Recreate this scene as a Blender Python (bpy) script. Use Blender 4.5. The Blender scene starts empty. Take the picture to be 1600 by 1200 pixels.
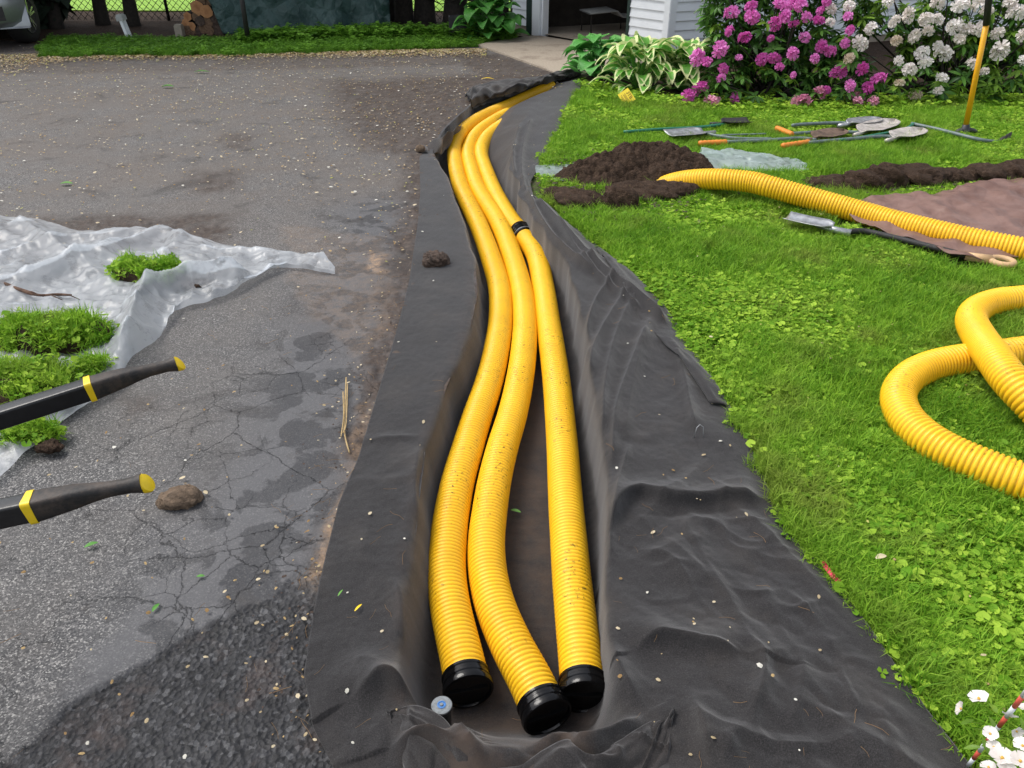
import bpy, math, random
import numpy as np
from mathutils import Vector, Matrix, Euler
random.seed(7); RNG = np.random.default_rng(7)
S = bpy.context.scene; COL = S.collection
# ---------------------------------------------------------------- camera, sky, sun, exposure
PITCH, HC, F = math.radians(32.0), 1.58, 1202.0
SP, CP = math.sin(PITCH), math.cos(PITCH)
cam_d = bpy.data.cameras.new('camera'); cam = bpy.data.objects.new('camera', cam_d); COL.objects.link(cam)
cam.location = (0, 0, HC); cam.rotation_euler = (math.radians(90) - PITCH, 0, 0)
cam_d.sensor_width = 36; cam_d.lens = F / 1600 * 36; cam_d.clip_start = .05; cam_d.clip_end = 500
S.camera = cam
W = bpy.data.worlds.new('World'); S.world = W; W.use_nodes = True
SUN_EL, SUN_AZ = math.radians(58), math.radians(-70)      # azimuth from +Y towards +X
wn = W.node_tree.nodes; wl = W.node_tree.links
sky = wn.new('ShaderNodeTexSky'); sky.sky_type = 'NISHITA'; sky.sun_disc = False
sky.sun_elevation = SUN_EL; sky.sun_rotation = SUN_AZ; sky.dust_density = 3.0; sky.air_density = 1.0
hs = wn.new('ShaderNodeHueSaturation'); hs.inputs['Saturation'].default_value = .35
wl.new(sky.outputs[0], hs.inputs['Color']); wl.new(hs.outputs[0], wn['Background'].inputs[0])
wn['Background'].inputs[1].default_value = .15
sun_d = bpy.data.lights.new('sun', 'SUN'); sun_d.energy = 1.2; sun_d.angle = math.radians(28); sun_d.color = (1, .96, .9)
sun = bpy.data.objects.new('sun', sun_d); COL.objects.link(sun)
sd = Vector((math.sin(SUN_AZ) * math.cos(SUN_EL), math.cos(SUN_AZ) * math.cos(SUN_EL), math.sin(SUN_EL)))
sun.rotation_euler = sd.to_track_quat('Z', 'Y').to_euler(); sun.location = (-3, 6, 12)
S.view_settings.view_transform = 'Standard'; S.view_settings.look = 'None'
S.view_settings.exposure = .62; S.view_settings.gamma = 1
S.render.engine = 'CYCLES'
S.cycles.max_bounces = 8; S.cycles.transparent_max_bounces = 12

# ---------------------------------------------------------------- geometry helpers
def P(u, v, z=0.0):
    """point of the place at height z that is seen at photo pixel (u, v)"""
    a, b = (u - 800) / F, (v - 600) / F
    t = (HC - z) / (SP + b * CP)
    return Vector((a * t, t * (CP - b * SP), z))
def PY(u, v, Y):
    a, b = (u - 800) / F, (v - 600) / F
    t = Y / (CP - b * SP)
    return Vector((a * t, Y, HC - t * (SP + b * CP)))
def pyv(v): return P(800, v).y

def _h(ix, iy, s):
    n = (ix.astype(np.int64) * 374761393 + iy.astype(np.int64) * 668265263 + s * 974634777) & 0xffffffff
    n = ((n ^ (n >> 13)) * 1274126177) & 0xffffffff
    return ((n ^ (n >> 16)) & 0xffff) / 32767.5 - 1
def vn(x, y, s=0):
    x = np.asarray(x, float); y = np.asarray(y, float)
    ix, iy = np.floor(x), np.floor(y); fx, fy = x - ix, y - iy
    fx = fx * fx * (3 - 2 * fx); fy = fy * fy * (3 - 2 * fy)
    a, b = _h(ix, iy, s), _h(ix + 1, iy, s); c, d = _h(ix, iy + 1, s), _h(ix + 1, iy + 1, s)
    return (a * (1 - fx) + b * fx) * (1 - fy) + (c * (1 - fx) + d * fx) * fy
def fbm(x, y, o=4, s=0):
    r = 0; a = 1; t = 0
    for k in range(o):
        r = r + a * vn(x * 2 ** k + 13.7 * k, y * 2 ** k - 7.1 * k, s + k); t += a; a *= .5
    return r / t
def sm(x, a, b):
    t = np.clip((np.asarray(x, float) - a) / (b - a), 0, 1); return t * t * (3 - 2 * t)
def poly_px(px, z=0): return np.array([tuple(P(u, v, z))[:2] for u, v in px])
def seg_dist(X, Y, pl):
    """unsigned distance, side sign to a polyline (world xy)"""
    best = np.full(X.shape, 1e9); sg = np.zeros(X.shape)
    for (x0, y0), (x1, y1) in zip(pl[:-1], pl[1:]):
        dx, dy = x1 - x0, y1 - y0; L = dx * dx + dy * dy + 1e-12
        t = np.clip(((X - x0) * dx + (Y - y0) * dy) / L, 0, 1)
        d = np.hypot(X - x0 - t * dx, Y - y0 - t * dy)
        c = dx * (Y - y0) - dy * (X - x0)
        m = d < best; best = np.where(m, d, best); sg = np.where(m, np.sign(c), sg)
    return best, sg
def inside(X, Y, pl):
    r = np.zeros(X.shape, bool); n = len(pl)
    for i in range(n):
        x0, y0 = pl[i]; x1, y1 = pl[(i + 1) % n]
        c = ((y0 > Y) != (y1 > Y)) & (X < (x1 - x0) * (Y - y0) / (y1 - y0 + 1e-12) + x0)
        r ^= c
    return r
def sdp(X, Y, pl):
    """positive inside"""
    d, _ = seg_dist(X, Y, list(pl) + [pl[0]])
    return np.where(inside(X, Y, pl), d, -d)
def cmr(pts, n):
    """Catmull-Rom through points, n samples"""
    p = [Vector(q) for q in pts]; p = [p[0] * 2 - p[1]] + p + [p[-1] * 2 - p[-2]]
    out = []; m = len(p) - 3
    for i in range(n):
        t = i / (n - 1) * m; k = min(int(t), m - 1); t -= k
        a, b, c, d = p[k:k + 4]
        out.append(.5 * (2 * b + (c - a) * t + (2 * a - 5 * b + 4 * c - d) * t * t + (3 * b - a - 3 * c + d) * t ** 3))
    return out

class MB:
    def __init__(s): s.v = []; s.f = []; s.mi = []
    def add(s, vs, fs, mi=0):
        o = len(s.v); s.v += [tuple(q) for q in vs]; s.f += [tuple(i + o for i in q) for q in fs]; s.mi += [mi] * len(fs)
    def box(s, c, d, M=None, mi=0):
        cx, cy, cz = c; dx, dy, dz = [q / 2 for q in d]
        vs = [Vector((cx + a * dx, cy + b * dy, cz + e * dz)) for e in (-1, 1) for b in (-1, 1) for a in (-1, 1)]
        if M is not None: vs = [M @ q for q in vs]
        s.add(vs, [(0, 2, 3, 1), (4, 5, 7, 6), (0, 1, 5, 4), (2, 6, 7, 3), (0, 4, 6, 2), (1, 3, 7, 5)], mi)
    def tube(s, pts, rs, n=10, cap=True, mi=0, flat=1.0):
        pts = [Vector(q) for q in pts]
        if not hasattr(rs, '__len__'): rs = [rs] * len(pts)
        up = Vector((0, 0, 1)); vs = []; o = len(pts)
        for i, p in enumerate(pts):
            t = (pts[min(i + 1, o - 1)] - pts[max(i - 1, 0)]).normalized()
            a = up - t * up.dot(t)
            if a.length < .08: a = Vector((0, 1, 0)) - t * t.y
            a.normalize(); b = t.cross(a)
            for k in range(n):
                w = 2 * math.pi * k / n
                vs.append(p + (a * math.cos(w) * flat + b * math.sin(w)) * rs[i])
        fs = [(i * n + k, i * n + (k + 1) % n, (i + 1) * n + (k + 1) % n, (i + 1) * n + k) for i in range(o - 1) for k in range(n)]
        if cap: fs += [tuple(range(n))[::-1], tuple((o - 1) * n + k for k in range(n))]
        s.add(vs, fs, mi)
    def lathe(s, prof, M, n=24, mi=0):
        vs = []
        for r, z in prof:
            for k in range(n):
                w = 2 * math.pi * k / n; vs.append(M @ Vector((r * math.cos(w), r * math.sin(w), z)))
        m = len(prof)
        fs = [(i * n + k, i * n + (k + 1) % n, (i + 1) * n + (k + 1) % n, (i + 1) * n + k) for i in range(m - 1) for k in range(n)]
        fs += [tuple(range(n))[::-1], tuple((m - 1) * n + k for k in range(n))]
        s.add(vs, fs, mi)
    def mesh(s, name, mats, smooth=True):
        me = bpy.data.meshes.new(name); me.from_pydata(s.v, [], s.f)
        for m in (mats if isinstance(mats, (list, tuple)) else [mats]): me.materials.append(m)
        if any(s.mi): me.polygons.foreach_set('material_index', s.mi)
        if smooth: me.shade_smooth()
        me.update(); return me
    def build(s, name, mats, parent=None, smooth=True, angle=None):
        o = bpy.data.objects.new(name, s.mesh(name, mats, smooth)); COL.objects.link(o)
        if angle is not None: o.data.set_sharp_from_angle(angle=math.radians(angle))
        if parent: o.parent = parent
        return o
def rawmesh(name, V, Fq, mats, parent=None, smooth=True, attrs=None):
    """fast numpy mesh; Fq (n,3) or (n,4)"""
    me = bpy.data.meshes.new(name); V = np.asarray(V, np.float32); Fq = np.asarray(Fq, np.int32)
    me.vertices.add(len(V)); me.vertices.foreach_set('co', V.ravel())
    if len(Fq):
        k = Fq.shape[1]
        me.loops.add(Fq.size); me.loops.foreach_set('vertex_index', Fq.ravel())
        me.polygons.add(len(Fq)); me.polygons.foreach_set('loop_start', np.arange(0, Fq.size, k, dtype=np.int32))
        me.update(calc_edges=True)
        if smooth: me.shade_smooth()
    for m in (mats if isinstance(mats, (list, tuple)) else [mats]):
        if m: me.materials.append(m)
    for an, av in (attrs or {}).items():
        av = np.asarray(av, np.float32)
        if av.ndim == 1:
            at = me.attributes.new(an, 'FLOAT', 'POINT'); at.data.foreach_set('value', av)
        else:
            at = me.attributes.new(an, 'FLOAT_VECTOR', 'POINT'); at.data.foreach_set('vector', av.ravel())
    o = bpy.data.objects.new(name, me); COL.objects.link(o)
    if parent: o.parent = parent
    return o
def grid_faces(r, c):
    i = np.arange(r - 1)[:, None] * c + np.arange(c - 1)[None, :]
    return np.stack([i, i + 1, i + c + 1, i + c], -1).reshape(-1, 4)
def tag(o, label, cat, group=None):
    o['label'] = label; o['category'] = cat
    if group: o['group'] = group
    return o
def struct(o): o['kind'] = 'structure'; return o
def stuff(o, label=None, cat=None):
    o['kind'] = 'stuff'
    if label: o['label'] = label; o['category'] = cat
    return o
def empty(name, loc, label, cat, group=None, rz=0):
    o = bpy.data.objects.new(name, None); COL.objects.link(o); o.location = loc; o.rotation_euler = (0, 0, rz)
    o.empty_display_size = .05; bpy.context.view_layer.update() if False else None
    return tag(o, label, cat, group)
def link(name, me, parent=None, M=None):
    o = bpy.data.objects.new(name, me); COL.objects.link(o)
    if parent: o.parent = parent
    if M is not None: o.matrix_local = M
    return o
def TR(loc, rot=(0, 0, 0), sc=1):
    if not hasattr(sc, '__len__'): sc = (sc,) * 3
    return Matrix.LocRotScale(Vector(loc), Euler(rot), Vector(sc))

# ---------------------------------------------------------------- material helper
class NT:
    def __init__(s, name):
        s.m = bpy.data.materials.new(name); s.m.use_nodes = True; s.t = s.m.node_tree
        s.b = s.t.nodes['Principled BSDF']; s.out = s.t.nodes['Material Output']; s._c = None
    def n(s, ty, **k):
        nd = s.t.nodes.new('ShaderNode' + ty)
        for a, v in k.items():
            a2 = a.replace('_', ' ')
            if a in ('op',): nd.operation = v
            elif a == 'dt': nd.data_type = v
            elif a == 'bt': nd.blend_type = v
            elif a == 'feature': nd.feature = v
            elif a == 'attr': nd.attribute_name = v
            else:
                key = int(a[1:]) if a[0] == 'i' and a[1:].isdigit() else a2
                sk = nd.inputs[key]
                if isinstance(v, bpy.types.NodeSocket): s.t.links.new(v, sk)
                else: sk.default_value = v
        return nd
    def pos(s):
        if s._c is None: s._c = s.t.nodes.new('ShaderNodeNewGeometry').outputs['Position']
        return s._c
    def obj(s): return s.n('TexCoord').outputs['Object']
    def noise(s, sc, det=4, rough=.6, vec=None, dist=0):
        return s.n('TexNoise', Vector=vec or s.pos(), Scale=sc, Detail=det, Roughness=rough, Distortion=dist).outputs['Fac']
    def voro(s, sc, feature='F1', vec=None, out='Distance', rnd=1.0):
        nd = s.n('TexVoronoi', feature=feature); s.t.links.new(vec or s.pos(), nd.inputs['Vector'])
        nd.inputs['Scale'].default_value = sc; nd.inputs['Randomness'].default_value = rnd; return nd.outputs[out]
    def ramp(s, fac, *st):
        r = s.n('ValToRGB', Fac=fac); e = r.color_ramp.elements
        while len(e) < len(st): e.new(.5)
        for el, (p, c) in zip(e, st):
            el.position = p; el.color = (c, c, c, 1) if not hasattr(c, '__len__') else (*c, 1)
        return r.outputs[0]
    def mix(s, f, a, b, bt='MIX'):
        nd = s.n('Mix', dt='RGBA', bt=bt)
        for k, v in ((0, f), (6, a), (7, b)):
            if isinstance(v, bpy.types.NodeSocket): s.t.links.new(v, nd.inputs[k])
            else: nd.inputs[k].default_value = (*v, 1) if hasattr(v, '__len__') and len(v) == 3 else v
        return nd.outputs[2]
    def math(s, op, a, b=0.0, clamp=False):
        nd = s.n('Math', op=op, i0=a, i1=b); nd.use_clamp = clamp; return nd.outputs[0]
    def at(s, name): return s.n('Attribute', attr=name).outputs['Fac']
    def bump(s, h, strength=.5, dist=.01, normal=None):
        nd = s.n('Bump', Height=h, Strength=strength, Distance=dist)
        if normal: s.t.links.new(normal, nd.inputs['Normal'])
        return nd.outputs[0]
    def set(s, **k):
        for a, v in k.items():
            sk = s.b.inputs[a.replace('_', ' ')]
            if isinstance(v, bpy.types.NodeSocket): s.t.links.new(v, sk)
            else: sk.default_value = (*v, 1) if hasattr(v, '__len__') and len(v) == 3 else v
        return s
    def transl(s, amount, color):
        tr = s.n('BsdfTranslucent')
        if isinstance(color, bpy.types.NodeSocket): s.t.links.new(color, tr.inputs[0])
        else: tr.inputs[0].default_value = (*color, 1)
        mx = s.n('MixShader', Fac=amount); s.t.links.new(s.b.outputs[0], mx.inputs[1]); s.t.links.new(tr.outputs[0], mx.inputs[2])
        s.t.links.new(mx.outputs[0], s.out.inputs[0]); return s
def simple(name, col, rough=.6, metal=0, var=.15, sc=30, bump=0, bsc=80, spec=.5):
    m = NT(name); n = m.noise(sc, 4, .65)
    lo = tuple(c * (1 - var) for c in col); hi = tuple(min(c * (1 + var), 1) for c in col)
    m.set(Base_Color=m.ramp(n, (.3, lo), (.7, hi)), Roughness=rough, Metallic=metal, Specular_IOR_Level=spec)
    if bump: m.set(Normal=m.bump(m.noise(bsc, 5, .7), bump, .01))
    return m.m

# ---- ground materials
def m_asphalt():
    m = NT('old_asphalt'); pos = m.pos()
    warp = m.n('Mix', dt='VECTOR', i0=.12, i4=pos, i5=m.n('TexNoise', Vector=pos, Scale=3, Detail=9, Roughness=.72).outputs['Color']).outputs[1]
    cells = m.voro(260, out='Color'); sp = m.n('SeparateColor', Color=cells).outputs[0]
    agg = m.ramp(sp, (.0, (.028, .029, .032)), (.5, (.086, .084, .085)), (.8, (.155, .151, .149)), (.95, (.32, .31, .295)), (1, (.42, .41, .39)))
    n1 = m.noise(1.1, 6, .68); n2 = m.noise(5.5, 6, .7)
    base = m.mix(m.ramp(n1, (.40, 0), (.62, .65)), agg, m.mix(m.ramp(n2, (.35, 0), (.6, 1)), (.075, .070, .067), (.15, .138, .128)))
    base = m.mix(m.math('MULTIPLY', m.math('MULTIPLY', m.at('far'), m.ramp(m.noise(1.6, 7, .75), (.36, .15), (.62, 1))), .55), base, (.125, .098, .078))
    # smooth sealer with scalloped darker flakes
    sealn = m.ramp(m.voro(9, out='Color', vec=warp), (0, .0), (1, 1.))
    fl = m.ramp(m.noise(6.5, 5, .55, dist=.5), (.46, 0), (.5, 1))
    seal = m.mix(fl, (.034, .035, .040), (.092, .092, .098))
    base = m.mix(m.math('MULTIPLY', m.at('seal'), .85), base, seal)
    # brown dust and soil
    dirtn = m.ramp(m.noise(9, 7, .75), (.35, 0), (.62, 1))
    soilc = m.ramp(m.noise(38, 6, .75), (.3, (.016, .011, .009)), (.52, (.060, .041, .031)), (.75, (.11, .082, .066)))
    sa = m.math('MULTIPLY', m.at('soil'), m.math('ADD', m.math('MULTIPLY', dirtn, .8), .45), True)
    base = m.mix(m.math('MULTIPLY', sa, 1.0, True), base, soilc)
    dk = m.ramp(m.noise(2.6, 6, .7, dist=.6), (.56, 0), (.66, 1))
    base = m.mix(m.math('MULTIPLY', dk, .6), base, (.035, .030, .028))
    sc_ = m.ramp(m.noise(14, 6, .8, dist=.4), (.55, 0), (.7, .55)); base = m.mix(m.math('MULTIPLY', sc_, m.ramp(n1, (.35, 1), (.6, .2))), base, (.050, .042, .037))
    sand = m.math('MULTIPLY', m.at('sand'), m.ramp(m.noise(22, 7, .8), (.38, 0), (.6, 1)), True)
    base = m.mix(sand, base, (.38, .25, .15))
    # fresh black coarse patch
    ch = m.n('SeparateColor', Color=m.voro(95, out='Color')).outputs[0]
    coarse = m.mix(m.ramp(m.noise(7, 5, .7), (.52, 0), (.7, .55)), m.ramp(ch, (0, (.012, .012, .013)), (.8, (.034, .034, .037)), (1, (.09, .09, .094))), (.085, .06, .052))
    base = m.mix(m.at('fresh'), base, coarse)
    ck = m.at('crack')
    e1 = m.voro(2.6, 'DISTANCE_TO_EDGE', warp); e2 = m.voro(9, 'DISTANCE_TO_EDGE', warp)
    c1 = m.math('MULTIPLY', m.ramp(e1, (0, 1), (.0040, 0)), .55); c2 = m.math('MULTIPLY', m.ramp(e2, (0, .7), (.010, 0)), m.math('MULTIPLY', ck, m.ramp(m.noise(2.3, 3, .5), (.45, 0), (.6, 1))))
    cr = m.math('MAXIMUM', m.math('MULTIPLY', c1, m.math('MULTIPLY', ck, m.ramp(m.noise(1.4, 3, .5), (.42, 0), (.55, 1)))), c2)
    cr = m.math('MULTIPLY', cr, m.math('SUBTRACT', 1, m.at('fresh')))
    base = m.mix(m.math('MULTIPLY', cr, .62), base, (.012, .010, .010))
    h = m.math('ADD', m.math('MULTIPLY', m.noise(300, 2, .5), m.math('SUBTRACT', 1, m.math('MULTIPLY', m.at('seal'), .7))), m.math('MULTIPLY', m.noise(70, 4, .7), .8))
    h = m.math('SUBTRACT', h, m.math('MULTIPLY', cr, 3))
    h = m.math('ADD', h, m.math('MULTIPLY', m.math('MULTIPLY', m.at('fresh'), m.voro(80)), 2.5))
    m.set(Base_Color=base, Roughness=m.ramp(n2, (.3, .55), (.7, .85)), Normal=m.bump(h, .8, .004))
    return m.m
def m_soil(name='soil', k=1.55):
    m = NT(name)
    c = m.ramp(m.noise(30, 8, .8), (.32, (.014 * k, .009 * k, .006 * k)), (.55, (.044 * k, .028 * k, .019 * k)), (.75, (.10 * k, .066 * k, .045 * k)))
    c = m.mix(m.ramp(m.voro(90), (.0, 1), (.12, 0)), c, (.13 * k, .095 * k, .065 * k))
    m.set(Base_Color=c, Roughness=.95, Specular_IOR_Level=.2, Normal=m.bump(m.math('ADD', m.noise(60, 6, .8), m.math('MULTIPLY', m.voro(120), .6)), 1, .012))
    return m.m
def m_fabric():
    m = NT('black_felt'); n = m.noise(330, 4, .85); n2 = m.noise(4, 6, .7)
    c = m.ramp(n, (.30, (.005, .005, .005)), (.50, (.022, .0205, .021)), (.62, (.042, .039, .040)), (.76, (.12, .113, .11)))
    dust = m.math('MULTIPLY', m.ramp(n2, (.50, 0), (.75, 1)), .28)
    c = m.mix(dust, c, (.080, .068, .058))
    c = m.mix(m.ramp(m.voro(55), (.0, .9), (.045, 0)), c, (.16, .14, .12))
    mud = m.math('MULTIPLY', m.at('mud'), m.ramp(m.noise(7, 6, .75), (.38, 0), (.62, .8)))
    c = m.mix(mud, c, (.06, .042, .032))
    m.set(Base_Color=c, Roughness=.92, Specular_IOR_Level=.25, Sheen_Weight=.25, Sheen_Roughness=.5,
          Normal=m.bump(m.math('ADD', n, m.math('MULTIPLY', m.noise(90, 4, .7), .8)), .45, .002))
    return m.m
def m_pipe(name, dens=1.0):
    m = NT(name)
    c = m.ramp(m.noise(6, 4, .6), (.35, (.93, .52, .010)), (.7, (.97, .575, .018)))
    w = m.n('Mapping', Vector=m.pos(), Scale=(1, 1, 1)).outputs[0]
    clump = m.ramp(m.noise(3.4, 3, .6), (.49, .0), (.60, 1))
    sp = m.ramp(m.noise(75, 5, .75), (.585, 0), (.615, 1))
    sp2 = m.ramp(m.noise(36, 5, .8), (.62, 0), (.66, .9))
    nz = m.n('SeparateXYZ', Vector=m.n('NewGeometry').outputs['Normal']).outputs[2]
    top = m.ramp(nz, (.15, .15), (.8, 1))
    sp = m.math('MULTIPLY', m.math('MAXIMUM', m.math('MULTIPLY', sp, clump), m.math('MULTIPLY', sp2, clump)), m.math('MULTIPLY', top, dens), True)
    c = m.mix(m.math('MULTIPLY', m.ramp(m.noise(11, 5, .7), (.5, 0), (.75, .35)), .6), c, (.40, .22, .03))
    c = m.mix(m.math('MULTIPLY', m.at('groove'), .62), c, (.50, .25, .012))  # grooves darkened to bring out the ribs: soil plus shade put into the colour
    c = m.mix(sp, c, (.035, .022, .012))
    m.set(Base_Color=c, Roughness=m.ramp(m.noise(9, 4, .6), (.3, .34), (.7, .52)), Specular_IOR_Level=.45, Subsurface_Weight=0.0)
    return m.m
def m_leaf(name, c1, c2, trans=.35, rough=.45, sc=3.0, rnd=.5, dry=None):
    m = NT(name); oi = m.n('ObjectInfo').outputs['Random']
    f = m.math('ADD', m.math('MULTIPLY', m.noise(sc, 4, .6), 1 - rnd), m.math('MULTIPLY', oi, rnd))
    c = m.ramp(f, (.3, c1), (.7, c2))
    if dry: c = m.mix(m.math('MULTIPLY', m.ramp(m.noise(1.7, 4, .65), (.50, 0), (.66, 1)), .6), c, dry)
    m.set(Base_Color=c, Roughness=rough, Specular_IOR_Level=.22)
    m.transl(trans, c); return m.m
def m_hosta(name, mid, edge, width):
    m = NT(name); e = m.at('edge'); n = m.noise(24, 3, .6)
    f = m.math('ADD', e, m.math('MULTIPLY', m.math('SUBTRACT', n, .5), .35))
    c = m.mix(m.ramp(f, (width - .06, 0), (width + .06, 1)), m.mix(m.noise(6, 3), mid, tuple(q * 1.5 for q in mid)), edge)
    m.set(Base_Color=c, Roughness=.4, Specular_IOR_Level=.4, Normal=m.bump(m.math('SINE', m.math('MULTIPLY', m.at('vein'), 40)), .35, .004))
    m.transl(.25, c); return m.m
def film(m, sc):
    w = m.n('Mix', dt='VECTOR', i0=.10, i4=m.pos(), i5=m.n('TexNoise', Vector=m.pos(), Scale=2.5, Detail=3).outputs['Color']).outputs[1]
    st = m.n('Mapping', Vector=w, Scale=(1, .55, 1), Rotation=(0, 0, .6)).outputs[0]
    return m.ramp(m.voro(sc, 'DISTANCE_TO_EDGE', st), (0, 0), (.35, 1))
def m_plastic(name, alpha=.5, tint=(.86, .90, .94)):
    m = NT(name)
    m.set(Base_Color=tint, Roughness=.20, Specular_IOR_Level=.7, Normal=m.bump(film(m, 7.5), .55, .010, m.bump(film(m, 17), .35, .004)))
    dirt = m.math('MULTIPLY', m.ramp(m.noise(13, 7, .8), (.54, 0), (.62, 1)), m.ramp(m.noise(1.8, 3, .5), (.40, 0), (.60, 1)))
    m.set(Base_Color=m.mix(m.math('MULTIPLY', dirt, .85), tint, (.06, .045, .035)))
    tl = m.n('BsdfTranslucent', Color=(*tint, 1)); m1 = m.n('MixShader', Fac=.3)
    m.t.links.new(m.b.outputs[0], m1.inputs[1]); m.t.links.new(tl.outputs[0], m1.inputs[2])
    tp = m.n('BsdfTransparent', Color=(.93, .95, .97, 1))
    fac = m.math('MAXIMUM', m.math('ADD', m.math('MULTIPLY', m.noise(3, 3, .5), .35), alpha - .30), dirt, True)
    m2 = m.n('MixShader', Fac=fac)
    m.t.links.new(tp.outputs[0], m2.inputs[1]); m.t.links.new(m1.outputs[0], m2.inputs[2]); m.t.links.new(m2.outputs[0], m.out.inputs[0])
    return m.m

M = {}
M['asphalt'] = m_asphalt(); M['soil'] = m_soil(); M['soil_pale'] = m_soil('trodden_soil', 1.25); M['fabric'] = m_fabric()
M['yellow'] = m_pipe('yellow_polyethylene', .9); M['yellow2'] = m_pipe('yellow_polyethylene_muddy', .8)
M['black_gloss'] = simple('glossy_black_plastic', (.004, .004, .0045), .10, var=.3, sc=20, bump=.12, bsc=26, spec=.35)
M['black_matt'] = simple('black_rubber', (.018, .017, .017), .55, var=.4, sc=40, bump=.3, bsc=200)
M['grass'] = m_leaf('grass_blades', (.11, .28, .012), (.34, .58, .05), .4, .6, 1.6, .45, (.30, .33, .07))
M['clover'] = m_leaf('clover_leaves', (.14, .32, .014), (.42, .62, .06), .35, .65, 2.2, .5)
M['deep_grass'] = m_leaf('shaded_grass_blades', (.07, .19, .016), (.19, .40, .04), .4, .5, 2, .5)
M['rhodo_leaf'] = m_leaf('rhododendron_leaves', (.04, .11, .02), (.11, .25, .045), .2, .3, 4, .6)
M['light_leaf'] = m_leaf('young_rhododendron_leaves', (.10, .20, .02), (.22, .38, .05), .3, .35, 4, .6)
M['magenta'] = m_leaf('magenta_petals', (.70, .13, .50), (.90, .36, .76), .35, .6, 9, .4)
M['pink'] = m_leaf('pink_petals', (.74, .28, .46), (.88, .50, .62), .35, .6, 9, .4)
M['white_petal'] = m_leaf('white_petals', (.80, .74, .70), (.94, .90, .88), .3, .6, 9, .5)
M['hosta_green'] = m_hosta('hosta_leaf_green', (.10, .34, .07), (.20, .50, .13), .80)
M['hosta_var'] = m_hosta('hosta_leaf_variegated', (.13, .36, .05), (.86, .90, .46), .62)
M['hosta_dark'] = m_hosta('hosta_leaf_plain', (.07, .24, .04), (.10, .28, .05), .9)
M['bark'] = simple('bark', (.022, .017, .013), .9, var=.5, sc=25, bump=.8, bsc=40)
M['plastic'] = m_plastic('clear_plastic_sheet', .56)
M['plastic2'] = m_plastic('pale_plastic_sheet', .72, (.62, .74, .72))
M['concrete'] = simple('concrete', (.33, .28, .22), .85, var=.25, sc=5, bump=.3, bsc=120)
M['siding'] = simple('white_vinyl_siding', (.80, .83, .86), .45, var=.04, sc=3)
M['trim'] = simple('white_trim', (.82, .85, .88), .4, var=.04, sc=3)
M['dark_green'] = simple('dark_green_paint', (.015, .035, .028), .5, var=.2)
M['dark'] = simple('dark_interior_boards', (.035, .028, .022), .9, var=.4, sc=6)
M['stone'] = simple('brown_stone', (.15, .105, .07), .9, var=.55, sc=40, bump=.9, bsc=90)
M['stone_dark'] = simple('dark_lumpy_stone', (.065, .042, .030), .8, var=.6, sc=30, bump=.9, bsc=60)
M['steel'] = simple('worn_steel', (.42, .43, .44), .38, .75, var=.35, sc=25, bump=.15, bsc=60)
M['grey_paint'] = simple('grey_green_shaft_paint', (.13, .17, .17), .4, var=.3, sc=30)
M['green_paint'] = simple('green_shaft_paint', (.02, .17, .10), .4, var=.25, sc=30)
M['orange'] = simple('orange_grip', (.75, .24, .03), .5, var=.15)
M['yellow_fibre'] = simple('yellow_fibreglass', (.86, .42, .01), .4, var=.06)
M['yellow_trim'] = simple('bright_yellow_plastic', (.86, .60, .01), .4, var=.08, sc=60)
M['wood'] = simple('pale_wood', (.58, .38, .20), .55, var=.2, sc=14)
M['blade_pale'] = simple('scuffed_pale_steel', (.50, .46, .42), .5, .35, var=.4, sc=18, bump=.2)
M['muddy'] = simple('muddy_steel', (.13, .085, .06), .8, .1, var=.5, sc=20, bump=.5)
M['silver'] = simple('silver_car_paint', (.36, .38, .39), .28, .65, var=.05)
M['rim'] = simple('alloy_rim', (.55, .56, .58), .25, .9, var=.1)
# ---------------------------------------------------------------- trench line (photo pixel, height) -> curves over Y
def curve(px, clampz=True):
    p = sorted([(lambda q: (q.y, q.x, q.z))(P(*(t if len(t) == 3 else (*t, 0)))) for t in px])
    a = np.array(p)
    def f(Y):
        return np.interp(Y, a[:, 0], a[:, 1]), np.interp(Y, a[:, 0], a[:, 2])
    f.a = a
    return f
LO = curve([(655, 236), (657, 300), (653, 350), (640, 440), (620, 520), (590, 620), (560, 720), (530, 790), (510, 870), (490, 960), (476, 1060), (490, 1140), (520, 1200), (560, 1290)])
LL = curve([(868, 118), (820, 127), (780, 139), (745, 152), (733, 168), (712, 185), (692, 205), (676, 236), (703, 287), (730, 362), (744, 412), (748, 460), (738, 510), (720, 560), (703, 600), (685, 650), (667, 706), (658, 780), (648, 880), (634, 950), (628, 1020), (630, 1085), (640, 1130), (660, 1290)])
RL = curve([(890, 135), (862, 149), (838, 164), (820, 185), (806, 205), (800, 230), (797, 255), (801, 280), (815, 310), (835, 345), (862, 390), (888, 430), (903, 480), (914, 530), (925, 600), (935, 680), (943, 760), (948, 830), (948, 880), (950, 930), (950, 990), (955, 1050), (968, 1090), (985, 1130), (990, 1290)])
RO = curve([(908, 137), (882, 190), (852, 250), (828, 288), (834, 312), (870, 335), (905, 365), (960, 410), (1010, 450), (1052, 505), (1085, 565), (1130, 620), (1170, 700), (1205, 785), (1242, 850), (1310, 920), (1378, 1020), (1440, 1110), (1510, 1200), (1570, 1290)])
YE0, YE1 = P(800, 1195).y, P(800, 1135, -.2).y
Y0f, Y1f = P(800, 1285).y, P(800, 128).y
def depth(Y): return sm(Y, YE0, YE1)
DEEP = -.20
Yc = pyv(238)

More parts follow.
